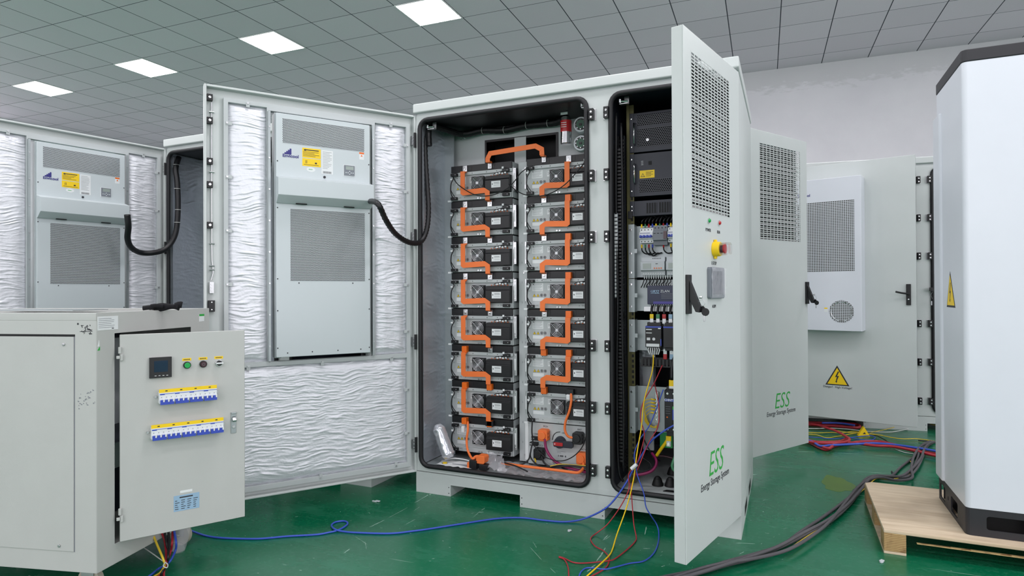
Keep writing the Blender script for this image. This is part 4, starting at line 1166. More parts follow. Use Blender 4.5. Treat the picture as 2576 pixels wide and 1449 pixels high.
# coloured ferrules and wires above and below the breakers
cols = ['yellow', 'green_wire', 'red', 'mcb_blue']
i = 0
for zz, s_ in ((1.550, 1), (1.458, -1)):
    for k in range(11):
        x = 1.337 + k * .0195
        if s_ < 0 and 4 <= k <= 7 and k != 6: continue
        cl = cols[k % 4]
        m = MB(cl).cyl((X0 + x, Y0 + YP - .038, zz), .005, s_ * .020, 'z', 8, .004)
        m.mat('black').tube([(X0 + x, Y0 + YP - .038, zz + s_ * .018), (X0 + x + .004, Y0 + YP - .045, zz + s_ * .035), (X0 + x + .02, Y0 + YP - .03, zz + s_ * (.05 + .006 * (k % 3))), (X0 + x + .045, Y0 + YP - .012, zz + s_ * .045)], .0036, 6, 4)
        nm = {'yellow': 'yellow', 'green_wire': 'green', 'red': 'red', 'mcb_blue': 'blue'}[cl]
        o = m.build('wire'); tag(o, f'black wire with {nm} sleeve {"above" if s_ > 0 else "below"} the breaker row', 'wire', f'wires with {nm} sleeves {"above" if s_ > 0 else "below"} the breakers')
def meter(x0, x1, lb, lcd=True):
    g = gear('energy_meter', lb, 'energy meter', 'energy meters in the right compartment')
    m = MB('device').prism([(YP, 1.290), (YP - .040, 1.290), (YP - .040, 1.312), (YP - .062, 1.318), (YP - .062, 1.362), (YP - .044, 1.368), (YP - .044, 1.388), (YP, 1.388)], x0, x1, 'yz')
    m.mat('ink')
    for k in range(8): m.box(x0 + .060 + k * .006, YP - .0445, 1.378, x0 + .063 + k * .006, YP - .044, 1.384)
    m.mat('label_white')
    for k in range(9): m.cyl((x0 + .012 + k * .013, YP - .0405, 1.300), .004, -.001, 'y', 8)
    m.build('case', g, bevel=.001, seg=1)
    s = MB('lcd').box(x0 + .012, YP - .0635, 1.326, x0 + .056, YP - .062, 1.354); s.build('display', g)
    s = MB('orange_cap')
    for k in range(4): s.cyl((x0 + .074 + k * .012, YP - .062, 1.328), .0035, -.003, 'y', 8)
    s.mat('ink').box(x0 + .08, YP - .0625, 1.350, x0 + .092, YP - .062, 1.353)
    s.build('keypad', g)
meter(1.335, 1.462, 'grey energy meter with small display and four round keys under the breakers')
meter(1.470, 1.60, 'second grey energy meter, half hidden by the open service door')
for k in range(12):
    x = X0 + 1.350 + k * .0125; y = Y0 + YP - .035
    m = MB('label_white').cyl((x, y, 1.289), .003, -.018, 'z', 6)
    m.mat('black').tube([(x, y, 1.272), (x + .004 * (k % 3 - 1), y - .008, 1.255), (x - .010, y - .004, 1.24), (x - .02 + .003 * k, y + .006, 1.225)], .0026, 5, 3)
    tag(m.build('wire'), 'black wire with white sleeve under the left energy meter', 'wire', 'wires under the left energy meter')
g = gear('io_module', 'dark blue input output module with purple terminal strip under the energy meters', 'control module')
m = MB('io_blue').box(1.368, YP - .050, 1.134, GX1 - .01, YP, 1.234); m.mat('label_white')
for k in range(26): m.box(1.372 + k * .012, YP - .04, 1.234, 1.380 + k * .012, YP - .02, 1.240)
for k in range(26): m.box(1.390 + k * .012, YP - .048, 1.129, 1.398 + k * .012, YP - .03, 1.134)
m.build('case', g, bevel=.002, seg=1); MB('io_purple').box(1.400, YP - .052, 1.136, GX1 - .012, YP - .05, 1.150).build('terminal_strip', g)
m = MB('label_blue').box(1.386, YP - .0508, 1.192, 1.432, YP - .05, 1.210); m.mat('ink_soft')
for k in range(4): m.box(1.442, YP - .0508, 1.190 - k * .008, 1.50, YP - .05, 1.192 - k * .008)
m.build('label', g)
text('ZLAN', .019, (1.409, YP - .0512, 1.201), g, mat='io_blue', bold=.0006); text('ZLAN', .019, (1.462, YP - .0508, 1.204), g, mat='label_white')
MB('steel').box(1.34, YP - .006, 1.095, 1.76, YP, 1.120).build('din_rail', main)
def contactor(x0, x1, lb, brand, z0=.905, z1=1.020):
    g = gear('contactor', lb, 'contactor', 'contactors in the right compartment')
    m = MB('black').box(x0, YP - .080, z0, x1, YP, z1).box(x0 + .006, YP - .060, z0 - .018, x1 - .006, YP, z1 + .018)
    m.build('case', g, bevel=.003, seg=2)
    m = MB('mcb_blue').box(x0 + .001, YP - .0808, z1 - .010, x1 - .001, YP - .080, z1 - .002)
    if brand:
        m.box(x1 - .006, YP - .0808, z0 + .01, x1 - .001, YP - .08, z0 + .045)
        m.mat('label_white').box(x0 + .005, YP - .0808, z0 + .004, x1 - .012, YP - .080, z0 + .020).box(x0 + .004, YP - .0808, z1 - .022, x0 + .035, YP - .080, z1 - .017).box(x0 + .004, YP - .0808, z1 - .040, x0 + .035, YP - .080, z1 - .036)
        m.box(x1 - .018, YP - .0808, z1 - .016, x1 - .004, YP - .08, z1 - .009)
        m.mat('steel').cyl((x0 + .045, YP - .080, z0 + .045), .008, -.001, 'y', 12).box(x0 + .008, YP - .0808, z0 + .038, x0 + .026, YP - .080, z0 + .052)
    m.build('face_label', g)
contactor(1.362, 1.448, 'left black contactor with white printed face and blue stripe', True)
contactor(1.456, 1.515, 'right black contactor with plain face and blue stripe', False)
for k, cl in enumerate(('yellow', 'green_wire', 'red', 'label_blue')):
    x = 1.392 + k * .033
    g = gear('cable_lug', f'{("yellow", "green", "red", "blue")[k]} sleeved cable lug on top of the contactors', 'cable lug', None)
    m = MB('steel').box(x - .009, YP - .058, 1.032, x + .009, YP - .052, 1.060); m.mat('chrome').cyl((x, YP - .058, 1.042), .005, -.004, 'y', 8); m.build('lug', g)
    MB(cl).box(x - .010, YP - .060, 1.058, x + .010, YP - .046, 1.082).build('sleeve', g, bevel=.002)
    MB('black').tube([(x, YP - .052, 1.08), (x - .002, YP - .045, 1.11), (x + .006, YP - .035, 1.15)], .007, 8, 3).build('cable', g, smooth=True)
for k, cl in enumerate(('red', 'label_blue')):
    x = 1.462 + k * .033
    g = gear('cable_lug', f'{("red", "blue")[k]} sleeved cable lug below the right contactor', 'cable lug', None)
    m = MB('steel').box(x - .009, YP - .058, .868, x + .009, YP - .052, .895); m.mat('chrome').cyl((x, YP - .058, .885), .005, -.004, 'y', 8); m.build('lug', g)
    MB(cl).box(x - .010, YP - .060, .842, x + .010, YP - .046, .870).build('sleeve', g, bevel=.002)
for k in range(6):
    x = X0 + 1.380 + k * .010; y = Y0 + YP - .07
    m = MB('label_white').tube([(x, y, .904), (x - .004 + .002 * k, y - .006, .890), (x + .004 - .001 * k, y - .004, .868)], .003, 6, 3)
    tag(m.build('wire'), 'white sleeved wire end below the left contactor', 'wire', 'white sleeved wires under the contactor')
g = gear('cross_duct', 'horizontal black slotted wiring duct under the contactors', 'wiring duct')
m = MB('black').box(1.33, YR - .01, .800, GX1, YR + .05, .806).box(1.33, YR + .048, .8, GX1, YR + .052, .845)
for k in range(24): m.box(1.335 + k * .019, YR - .012, .806, 1.346 + k * .019, YR - .008, .842)
m.build('duct', g)
# earth bar and moulded case breaker on the lowest plate
g = gear('earth_bar', 'upright metal earth bar with screws on the lowest mounting plate', 'terminal bar')
m = MB('steel').box(1.398, YP - .018, .492, 1.418, YP - .008, .660); m.mat('device').box(1.402, YP - .008, .50, 1.414, YP, .52).box(1.402, YP - .008, .63, 1.414, YP, .65)
m.mat('chrome')
for k in range(7): m.cyl((1.408, YP - .018, .508 + k * .022), .0055, -.005, 'y', 10)
m.build('bar', g, bevel=.001, seg=1)
for k in range(5):
    z = .545 + k * .018
    q = [V3((X0 + 1.404, Y0 + YP - .026, z)), V3((X0 + 1.380, Y0 + YP - .030, z + .004)), V3((X0 + 1.352 - .003 * k, Y0 + YP - .028, z - .02)), V3((X0 + 1.345 + .004 * k, Y0 + YP - .026, .50)), V3((X0 + 1.37 + .005 * k, Y0 + YP - .02, .47)), V3((X0 + 1.41, Y0 + YP - .02, .465 + .004 * k))]
    m = MB('yellow_wire').tube(q, .002, 5, 5); m.mat('yellow').tube([q[0], q[1]], .004, 6, 1)
    tag(m.build('earth_wire', smooth=True), 'thin yellow earth wire looping from the earth bar', 'wire', 'yellow earth wires on the earth bar')
g = gear('moulded_case_breaker', 'black moulded case breaker with blue toggle beside the open service door', 'circuit breaker')
m = MB('black').box(1.462, YP - .085, .462, 1.56, YP, .682).box(1.470, YP - .07, .44, 1.55, YP, .70)
m.mat('chrome')
for x in (1.478, 1.51): m.cyl((x, YP - .085, .665), .006, -.002, 'y', 10).cyl((x, YP - .085, .478), .006, -.002, 'y', 10)
m.build('case', g, bevel=.003, seg=2)
m = MB('mcb_blue').box(1.463, YP - .0858, .624, 1.54, YP - .085, .638).box(1.505, YP - .096, .53, 1.53, YP - .085, .585); m.mat('sign_green').box(1.505, YP - .0965, .585, 1.53, YP - .085, .60)
m.mat('orange_cap').cyl((1.476, YP - .085, .541), .004, -.001, 'y', 8); m.mat('ink_soft')
for k in range(4): m.box(1.468, YP - .0855, .560 + k * .012, 1.492, YP - .085, .5615 + k * .012)
m.build('toggle_face', g)
text('CHNT', .016, (1.484, YP - .0862, .631), g, mat='label_white', bold=.0005)
m = MB('yellow').box(1.484, YP - .075, .700, 1.512, YP - .055, .735); m.mat('label_white').box(1.484, YP - .076, .690, 1.512, YP - .056, .704); m.build('cable_sleeve', g, bevel=.002)
m = MB('black').tube([(1.498, YP - .065, .735), (1.498, YP - .06, .80), (1.51, YP - .05, .86)], .011, 10, 3); m.build('cable', g, smooth=True)
cable('power_cable', 'thick yellow cable with a lug dropping from the black moulded breaker', [cb(1683, 1098, .14), cb(1676, 1112, .14), cb(1664, 1128, .15), cb(1652, 1146, .17)], .0085, 'yellow')
m = MB('steel').box(1.47, YP - .078, .385, 1.492, YP - .072, .44); m.mat('chrome').cyl((1.481, YP - .078, .398), .007, -.006, 'y', 10); m.mat('yellow').box(1.468, YP - .082, .415, 1.494, YP - .070, .44)
m.build('terminal_lug', g)
cable('power_cable', 'dark purple cable curving over the compartment floor below the breaker', [cb(1640, 1140, .2), cb(1649, 1152, .17), cb(1651, 1168, .14), cb(1640, 1184, .12), cb(1620, 1192, .11), cb(1600, 1195, .10)], .0075, 'purple_wire')
cable('power_cable', 'green cable hanging beside the edge of the service door', [cb(1703, 1140, .12), cb(1696, 1155, .11), cb(1691, 1172, .10), cb(1696, 1183, .10), cb(1706, 1186, .10)], .008, 'green_wire')
cable('power_cable', 'maroon cable crossing the back of the compartment floor', [cb(1640, 1150, .3), cb(1665, 1147, .3), cb(1690, 1152, .3), cb(1710, 1158, .3)], .006, 'maroon')
cable('signal_cable', 'thin black cable looping on the right compartment floor', [cb(1603, 1130, .2), cb(1615, 1150, .17), cb(1634, 1164, .15), cb(1637, 1178, .13), cb(1618, 1186, .12), cb(1600, 1180, .12)], .0028, 'black')
cable('signal_cable', 'black cable behind the earth bar running down to the floor', [cb(1608, 1070, .24), cb(1622, 1110, .24), cb(1640, 1142, .24), cb(1660, 1160, .3)], .004, 'black')
for x, y, lb in ((1.415, .170, 'black rubber cable cone, left of the front pair on the compartment floor'), (1.480, .180, 'black rubber cable cone, right of the front pair on the compartment floor'), (1.455, .40, 'black rubber cable cone behind the front pair on the compartment floor'), (1.54, .185, 'black rubber cable cone beside the service door edge')):
    c = thing('cable_gland_cone', lb, 'cable gland', (X0 + x, Y0 + y, .162), 0, 'rubber cable cones')
    m = MB('rubber').cyl((0, 0, 0), .032, .006, 'z', 24, .030).cyl((0, 0, .006), .030, .030, 'z', 24, .020).cyl((0, 0, .036), .020, .012, 'z', 24, .010)
    m.build('cone', c, bevel=.001, seg=1)
m = MB('black').prism([(X0 + 1.46, Y0 + .075), (X0 + 1.475, Y0 + .10), (X0 + 1.60, Y0 + .105), (X0 + 1.60, Y0 + .075)], .1625, .166, 'xy'); tag(m.build('rubber_strip'), 'flat dark rubber strip on the compartment floor', 'rubber strip')
m = MB('device').box(1.30, .35, .30, 1.36, .37, .80).box(1.52, .5, .3, 1.6, .52, .9); m.mat('foil_grey').box(1.27, .40, .5, 1.36, .42, .95); m.mat('green_lens').box(1.40, .32, .33, 1.47, .33, .42)
m.mat('device').box(1.42, .60, .62, 1.47, .64, .82); m.build('rear_fittings', main)

# ================================================================== grey test cabinet in front on the left
GC = Vector((-2.44, 1.535, 0)); GZ = rad(15)
# own axes: x runs away from the near corner along the door side (towards the back), y along the front to the left
gt = thing('test_cabinet', 'low worn grey steel cabinet on castors with a half open breaker door, front left', 'cabinet', GC, GZ + pi / 2)
DX, DY, GB, GT = .68, 1.05, .125, 1.131
b = MB('paint_grey')
# door side (local y=0 plane, outward -y), with opening
# plate() works in x,z with thickness in y
op = [(.088, .205), (.545, .205), (.545, 1.046), (.088, 1.046)]
b.plate([(0, GB), (DX, GB), (DX, GT), (0, GT)], [op], 0, .003)
b.box(0, .003, GB, .003, DY, GT - .03)                                 # front (towards the photographer)
b.box(DX - .003, .003, GB, DX, DY, GT).box(0, DY - .003, GB, DX, DY, GT).box(.003, .003, GB, DX - .003, DY - .003, GB + .004)
b.box(0, .003, GT - .03, .045, DY, GT).box(DX - .045, .003, GT - .03, DX - .003, DY, GT).box(.045, .003, GT - .03, DX - .045, .05, GT).box(.045, DY - .05, GT - .03, DX - .045, DY, GT)
b.build('body', gt, bevel=.002, seg=1)
m = MB('blacksteel').box(.05, .45, GB + .01, DX - .05, .46, GT - .04).box(.05, .02, .6, DX - .1, .44, .604); m.mat('device').box(.12, .30, .4, .5, .45, 1.0); m.build('interior', gt)
m = MB('paint_grey')
for k in range(18): m.box(.05 + k * .0325, .05, GT - .014, .066 + k * .0325, DY - .05, GT - .008)
for k in range(5): m.box(.045, .09 + k * .19, GT - .02, DX - .045, .10 + k * .19, GT - .014)
m.mat('dark').box(.045, .05, GT - .045, DX - .045, DY - .05, GT - .040)
m.build('top_grille', gt)
# removable front panel: outline groove
f = MB('paint_grey').box(-.004, .100, .205, 0, DY - .05, 1.038)
f.mat('steel').cyl((-.004, .142, 1.008), .006, -.004, 'x', 10).cyl((-.004, .162, .225), .006, -.004, 'x', 10)
f.build('front_panel', gt, bevel=.001, seg=1)
m = MB('dark').box(-.0008, .096, 1.038, 0, DY - .05, 1.047); m.mat('ink_soft').box(-.0008, .0965, .203, 0, .1, 1.04); m.build('panel_gap', gt)
# scuffs and remains of lettering, stickers
m = MB('ink'); rr = random.Random(11)
for k in range(26):
    y = .018 + rr.random() * .045; z = 1.044 + rr.random() * .040; L_ = .004 + rr.random() * .014; a_ = rr.choice((0, .4, -.9, 1.2)); w_ = .002
    m.prism([(y, z), (y + L_ * cos(a_), z + L_ * sin(a_)), (y + L_ * cos(a_) + w_, z + L_ * sin(a_) - w_), (y + w_, z - w_)], -.0008, 0, 'yz')
m.cyl((0, .083, 1.088), .004, -.0008, 'x', 8); m.build('scuffed_lettering', gt)
m = MB('ink_soft'); rr = random.Random(15)
for k in range(30):
    y = .006 + rr.random() * .07; z = .78 + rr.random() * .06 - y * .3; L_ = .002 + rr.random() * .006
    m.prism([(y, z), (y + L_, z + L_ * .5), (y + L_, z - .002)], -.0008, 0, 'yz')
m.build('paint_chips', gt)
m = MB('label_white').box(.003, -.0008, 1.062, .104, 0, 1.116); txtlines(m, .008, 1.108, .100, 6, .007, -.0013, .0013, 'ink_soft', .4); m.mat('ink').box(.072, -.0013, 1.066, .082, -.0008, 1.069); m.build('worn_label', gt)
m = MB('label_white').box(.603, -.0008, 1.068, .640, 0, 1.102); m.mat('sign_green').box(.603, -.0013, 1.094, .640, -.0008, 1.104); m.build('green_label', gt)
m = MB('sign_green').prism([(.002, .985), (.014, .985), (.014, 1.0)], -.001, 0); m.mat('label_white').prism([(.004, 1.0), (.012, 1.0), (.010, 1.025)], -.001, 0); m.build('sticker_remains', gt)
# castors
for (x, y) in ((DX - .10, .08), (.10, .12), (DX - .10, DY - .1), (.10, DY - .1)):
    m = MB('wheel').cyl((x - .014, y, .050), .050, .028, 'x', 28); m.mat('steel').box(x - .020, y - .028, .045, x - .016, y + .028, GB - .004).box(x + .016, y - .028, .045, x + .020, y + .028, GB - .004).box(x - .04, y - .04, GB - .008, x + .04, y + .04, GB - .001).cyl((x - .024, y, .05), .008, .048, 'x', 10)
    m.build('castor', gt, bevel=.002, seg=1)
# door: hinge near the corner, swung towards the right
DA = rad(60) - (GZ + pi / 2)
dr = MB('paint_grey').box(0, 0, .213, .470, .020, 1.040)
do = dr.build('door', gt, loc=(.088, -.022, 0), rz=DA, bevel=.002, seg=1)
for z in (.965, .322):
    m = MB('label_white' if 0 else 'paint_grey').cyl((.006, -.006, z - .028), .006, .026, 'z', 12).cyl((.000, -.008, z + .001), .006, .026, 'z', 12).box(-.012, -.012, z - .02, .0, -.002, z - .008)
    m.build('hinge', do, bevel=.001, seg=1)
m = MB('black').box(.102, -.014, .858, .182, 0, .942); m.mat('screen').box(.118, -.0148, .882, .168, -.014, .928); m.mat('label_white')
for k in range(4): m.box(.120 + k * .014, -.0146, .866, .127 + k * .014, -.014, .868)
m.build('panel_meter', do, bevel=.002, seg=1)
m = MB('yellow')
for x in (.240, .302, .364):
    m.mat('yellow').box(x - .017, -.0008, .920, x + .017, 0, .931); m.mat('ink')
    for k in range(5): m.box(x - .012 + k * .005, -.0013, .9235, x - .0085 + k * .005, -.0008, .9275)
m.build('yellow_tags', do)
m = MB('black').cyl((.240, 0, .902), .0145, -.012, 'y', 24).mat('green_lens').cyl((.240, -.012, .902), .0115, -.006, 'y', 20); m.build('green_button', do, bevel=.001, seg=1)
m = MB('black').cyl((.302, 0, .902), .0145, -.012, 'y', 24).mat('maroon').cyl((.302, -.012, .902), .0115, -.005, 'y', 20).mat('ink_soft').torus((.302, -.0175, .902), .005, .0008, 'y', 12, 4); m.build('buzzer_button', do, bevel=.001, seg=1)
m = MB('chrome').cyl((.364, 0, .902), .0145, -.010, 'y', 24).mat('black').cyl((.364, -.010, .902), .0115, -.005, 'y', 20).mat('label_white').box(.351, -.022, .899, .379, -.014, .905); m.build('selector_switch', do, bevel=.001, seg=1)
def breaker_row(x0, n3, zt, tilt, name):
    g = MB('yellow').box(x0, -.034, zt - .004, x0 + n3 * .054, -.030, zt + .010)
    g.mat('ink')
    for k in range(n3): g.box(x0 + .022 + k * .054, -.0346, zt + .001, x0 + .030 + k * .054, -.034, zt + .005)
    g.mat('mcb_white').box(x0, -.034, zt - .048, x0 + n3 * .054, 0, zt - .004)
    g.mat('mcb_blue').box(x0 + .002, -.0346, zt - .010, x0 + n3 * .054, -.034, zt - .008)
    for k in range(n3):
        xk = x0 + k * .054
        g.mat('mcb_blue').box(xk + .003, -.0345, zt - .013, xk + .020, -.034, zt - .0095)
        g.box(xk + .004, -.044, zt - .052, xk + .053, -.030, zt - .041)
        for q in range(3):
            g.box(xk + .004 + q * .0175, -.042, zt - .044, xk + .013 + q * .0175, -.030, zt - .033)
        g.mat('mcb_white')
        for q in range(3): g.box(xk + .0135 + q * .0175, -.042, zt - .043, xk + .0185 + q * .0175, -.030, zt - .030)
        g.mat('ink_soft')
        for q in range(3): g.box(xk + .007 + q * .0175, -.0345, zt - .024, xk + .010 + q * .0175, -.034, zt - .021)
    g.mat('steel').cyl((x0 - .010, 0, zt - .022), .005, -.008, 'y', 10).cyl((x0 + n3 * .054 + .006, 0, zt - .022), .005, -.008, 'y', 10)
    return g.build(name, do, rot=(0, tilt, 0))
breaker_row(.134, 4, .802, 0, 'breaker_row'); breaker_row(.106, 5, .660, 0, 'breaker_row')
m = MB('zinc').box(.412, -.004, .590, .434, 0, .680).box(.412, -.012, .676, .434, 0, .682); m.mat('steel').prism([(-.004, .664), (-.022, .650), (-.020, .642), (-.004, .648)], .416, .432, 'yz').cyl((.423, -.004, .618), .007, -.004, 'y', 12); m.build('lock', do, bevel=.001, seg=1)
m = MB('label_white').box(.214, -.0008, .366, .260, 0, .376); m.mat('label_blue').box(.190, -.0008, .292, .287, 0, .358); m.mat('ink').box(.212, -.0013, .346, .262, -.0008, .351)
rr = random.Random(9)
for c_ in range(4):
    for k in range(5): m.box(.195 + c_ * .023, -.0013, .300 + k * .0088, .195 + c_ * .023 + .008 + rr.random() * .01, -.0008, .3025 + k * .0088)
m.build('name_plate', do)
# lid plate and glove on top
o = MB('zinc'); P0, P1 = pz(0, 777.5, GT + .012), pz(208, 776, GT + .010)
m = MB('zinc').add([(-.34, -.02, 0), (.18, -.08, 0), (.20, .10, 0), (-.30, .20, 0), (-.34, -.02, .003), (.18, -.08, .003), (.20, .10, .003), (-.30, .20, .003)], [(0, 3, 2, 1), (4, 5, 6, 7), (0, 1, 5, 4), (1, 2, 6, 5), (2, 3, 7, 6), (3, 0, 4, 7)])
pt = pz(120, 780, GT + .004)
tag(m.build('metal_sheet', loc=(pt.x, pt.y, GT + .002), rz=rad(20)), 'thin grey metal sheet lying on top of the grey test cabinet', 'metal sheet')
gl = thing('work_glove', 'black knitted work glove lying folded on top of the grey test cabinet', 'glove', (-2.86, 2.07, GT))
gc = pz(418, 778, GT + .004); gl.location = (gc.x, gc.y, GT); gl.rotation_euler = (0, 0, rad(28)); gl.scale = (.72, .72, 1.0)
m = MB('glove')
m.tube([(-.07, 0, .010), (-.02, .004, .014), (.035, 0, .016), (.075, -.002, .013)], .020, 12, 4, rfun=lambda i: .72 + .2 * sin(i * .55))
m.build('palm', gl, smooth=True)
for k, (y, L_, zz) in enumerate(((-.026, .060, .010), (-.010, .070, .012), (.008, .066, .012), (.022, .052, .010))):
    MB('glove').tube([(-.060, y, zz), (-.085, y * 1.15, zz + .002), (-.060 - L_, y * 1.3, zz - .001)], .0088, 8, 4).build('finger', gl, smooth=True)
MB('glove').tube([(-.01, -.016, .016), (-.045, -.030, .020), (-.075, -.032, .018)], .009, 8, 4).build('thumb', gl, smooth=True)
m = MB('glove').tube([(.055, 0, .018), (.080, .002, .024), (.092, .006, .022)], .015, 12, 3, rfun=lambda i: 1 - .05 * (i % 2)); m.build('cuff', gl, smooth=True)

# ================================================================== white cabinet on a pallet, right edge
PZ = .110
pa = thing('wooden_pallet', 'plywood pallet on the green floor under the white cabinet at the right', 'pallet', (.395, 3.29, 0), 0)
PW, PD = 1.45, .78
m = MB('plywood').prism([(0, 0), (PW, 0), (PW, PD), (.035, PD), (0, PD - .03)], PZ - .016, PZ, 'xy'); m.build('deck', pa, bevel=.002, seg=1)
for y in (0, .34, PD - .10):
    for x in (0, .62, 1.27): MB('plywood_edge').box(x, y, .012, x + .088, y + .10, PZ - .016).build('block', pa, bevel=.002, seg=1)
for x in (0, .62, 1.27): MB('plywood').box(x, 0, 0, x + .088, PD, .012).build('runner', pa, bevel=.001, seg=1)
m = MB('plywood_edge').add([(.13, .004, .060), (1.2, .002, .062), (1.2, .03, .062), (.13, .02, .060), (.13, .004, .063), (1.2, .002, .066), (1.2, .03, .066), (.13, .02, .063)], [(0, 3, 2, 1), (4, 5, 6, 7), (0, 1, 5, 4), (1, 2, 6, 5), (2, 3, 7, 6), (3, 0, 4, 7)]); m.build('loose_slat', pa)
WX, WY0, WYB = .722, 3.360, 3.90
wc = thing('white_cabinet', 'tall white cabinet with black top band and base, standing on a pallet', 'cabinet', (WX, WY0, PZ))
WW, WD = 1.0, WYB - WY0
def rplan(x0, y0, x1, y1, r, n=5):
    p = []
    for cx, cy, a0 in ((x1 - r, y0 + r, -90), (x1 - r, y1 - r, 0), (x0 + r, y1 - r, 90), (x0 + r, y0 + r, 180)):
        for i in range(n + 1):
            a = rad(a0 + 90 * i / n); p.append((cx + r * cos(a), cy + r * sin(a)))
    return p
m = MB('paint_white').prism(rplan(0, 0, WW, WD, .022), .120, 2.118, 'xy'); m.build('body', wc, bevel=.003, seg=2)
m = MB('plinth_black').prism(rplan(-.003, -.003, WW + .003, WD, .025), 2.118, 2.172, 'xy'); m.build('top_band', wc, bevel=.004, seg=2)
# base ring with openings: front plate and side plate
m = MB('plinth_black')
m.plate([(.022, 0), (WW - .022, 0), (WW - .022, .120), (.022, .120)], [rrect(.075, .032, .225, .092, .012, 4), rrect(.40, .032, .60, .092, .012, 4), rrect(.775, .032, .925, .092, .012, 4)], 0, .006)
q = rplan(0, 0, WW, WD, .022)
def wallseg(a, b_): m.prism([a, b_, (b_[0] * .985 + .0075, b_[1] * .985 + .004), (a[0] * .985 + .0075, a[1] * .985 + .004)], 0, .120, 'xy')
c0 = [(.022 + .022 * cos(rad(a)), .022 + .022 * sin(rad(a))) for a in (180, 202, 225, 248, 270)]
for i in range(4): wallseg(c0[i], c0[i + 1])
m.box(WW - .006, .02, 0, WW, WD, .12).box(.02, WD - .006, 0, WW - .02, WD, .12).box(WW - .024, 0, 0, WW, .006, .12)
m.build('base', wc)
s_ = MB('plinth_black').plate([(.022, 0), (WD, 0), (WD, .120), (.022, .120)], [rrect(.150, .018, .280, .090, .012, 4), rrect(.400, .018, .512, .090, .012, 4), rrect(.330, .048, .345, .070, .006, 3)], 0, .006)
o = s_.build('base_side', wc, rz=pi / 2); o.location = (.006, 0, 0)
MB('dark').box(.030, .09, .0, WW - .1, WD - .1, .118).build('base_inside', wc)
m = MB('paint_white').prism(rplan(-.012, WD - .13, .02, WD + .020, .012), .122, 1.995, 'xy'); m.build('side_door', wc, bevel=.006, seg=3)
m = MB('ink').prism([(.182, 1.010), (.352, 1.010), (.254, 1.184)], -.0008, 0, 'xz'); m.mat('yellow').prism([(.196, 1.020), (.338, 1.020), (.254, 1.165)], -.0016, -.0008)
m.mat('ink').prism([(.262, 1.130), (.244, 1.078), (.258, 1.082), (.250, 1.045), (.246, 1.045), (.257, 1.035), (.262, 1.05), (.256, 1.047), (.270, 1.09), (.258, 1.088), (.270, 1.130)], -.0022, -.0016)
o = m.build('warning_sign', wc, rz=-pi / 2); o.location = (0, .51, 0); tag(o, 'yellow triangular high voltage sign')

# ================================================================== wires hanging out of the cabinet and lying on the floor
def pathpts(l):
    out = []
    for q in l:
        if len(q) == 2: out.append(pz(q[0], q[1], .005))
        elif q[2] == 'z': out.append(pz(q[0], q[1], q[3]))
        else: out.append(cb(q[0], q[1], q[2]))
    return out
B = lambda *a: a
cable('blue_cable', 'long blue cable with one loop crossing the green floor up into the right compartment',
      pathpts([(478, 1334, 'z', .012), (515, 1347), (550, 1352.6), (600, 1355), (657, 1355), (724.6, 1349), (794.5, 1345), (824.7, 1340), (850, 1334), (871, 1322), (873.6, 1314), (862, 1310.7), (843, 1314), (834, 1322), (843, 1331.7, 'z', .010), (864, 1337), (899, 1340), (981, 1342), (1039, 1336), (1080, 1330.5), (1160.8, 1317.8), (1231, 1307), (1272, 1303), (1319, 1303), (1369, 1309), (1424, 1312.6), (1472, 1304, 'z', .02), (1523, 1279, 'z', .085), (1554, 1246, -.03), (1578, 1210, -.01), (1596, 1176.5, .02), (1633, 1116, .05), (1665, 1088, .06), (1697, 1069, .08), (1712, 1060, .10)]), .0048, 'blue_wire')
cable('red_wire', 'thin red wire from the open compartment bulging left on the floor',
      pathpts([(1666, 919, .12), (1645, 965, .09), (1618.7, 1011, .07), (1611, 1050.6, .05), (1621, 1090, .04), (1616, 1121, .03), (1603, 1163, .0), (1582, 1192, -.01), (1583, 1221, -.03), (1578.4, 1241, -.05), (1557.8, 1279, 'z', .11), (1528.6, 1318.6, 'z', .05), (1501, 1341, 'z', .01), (1488, 1351), (1486.5, 1360), (1497.6, 1374.4), (1518, 1385.6), (1530, 1399), (1532, 1413), (1521.7, 1430), (1489, 1449), (1460, 1462)]), .0028, 'red_wire')
cable('red_wire', 'thin red wire dropping straight, then sweeping left to a bent end on the floor',
      pathpts([(1646, 964, .10), (1655.5, 1006, .09), (1658, 1048, .07), (1653, 1079, .05), (1632, 1113.5, .03), (1611, 1163, .0), (1589, 1221, -.03), (1588.7, 1241, -.05), (1591, 1277, 'z', .11), (1594.7, 1320, 'z', .05), (1600.4, 1349.5, 'z', .01), (1598, 1361.5), (1581.8, 1378.7), (1549, 1404.5), (1528.6, 1411, 'z', .008), (1471.9, 1416.5), (1442.6, 1414.8), (1420, 1404.5), (1406, 1400)]), .0028, 'red_wire')
cable('red_wire', 'short red wire end leaving the bottom edge of the photo', pathpts([(1406, 1402), (1420, 1408), (1429, 1427), (1430.6, 1449), (1430, 1475)]), .0028, 'red_wire')
cable('yellow_wire', 'thin yellow wire hanging out of the right compartment down across the floor',
      pathpts([(1643.6, 893, .13), (1641, 932.5, .10), (1621, 1006, .07), (1613.5, 1074, .04), (1603, 1137, .01), (1594.7, 1200, -.03), (1586, 1241, -.06), (1573, 1286, 'z', .11), (1552.6, 1342.6, 'z', .03), (1540.6, 1382), (1532, 1397.6, 'z', .009), (1506, 1423, 'z', .009), (1477, 1449), (1455, 1470)]), .0032, 'yellow')
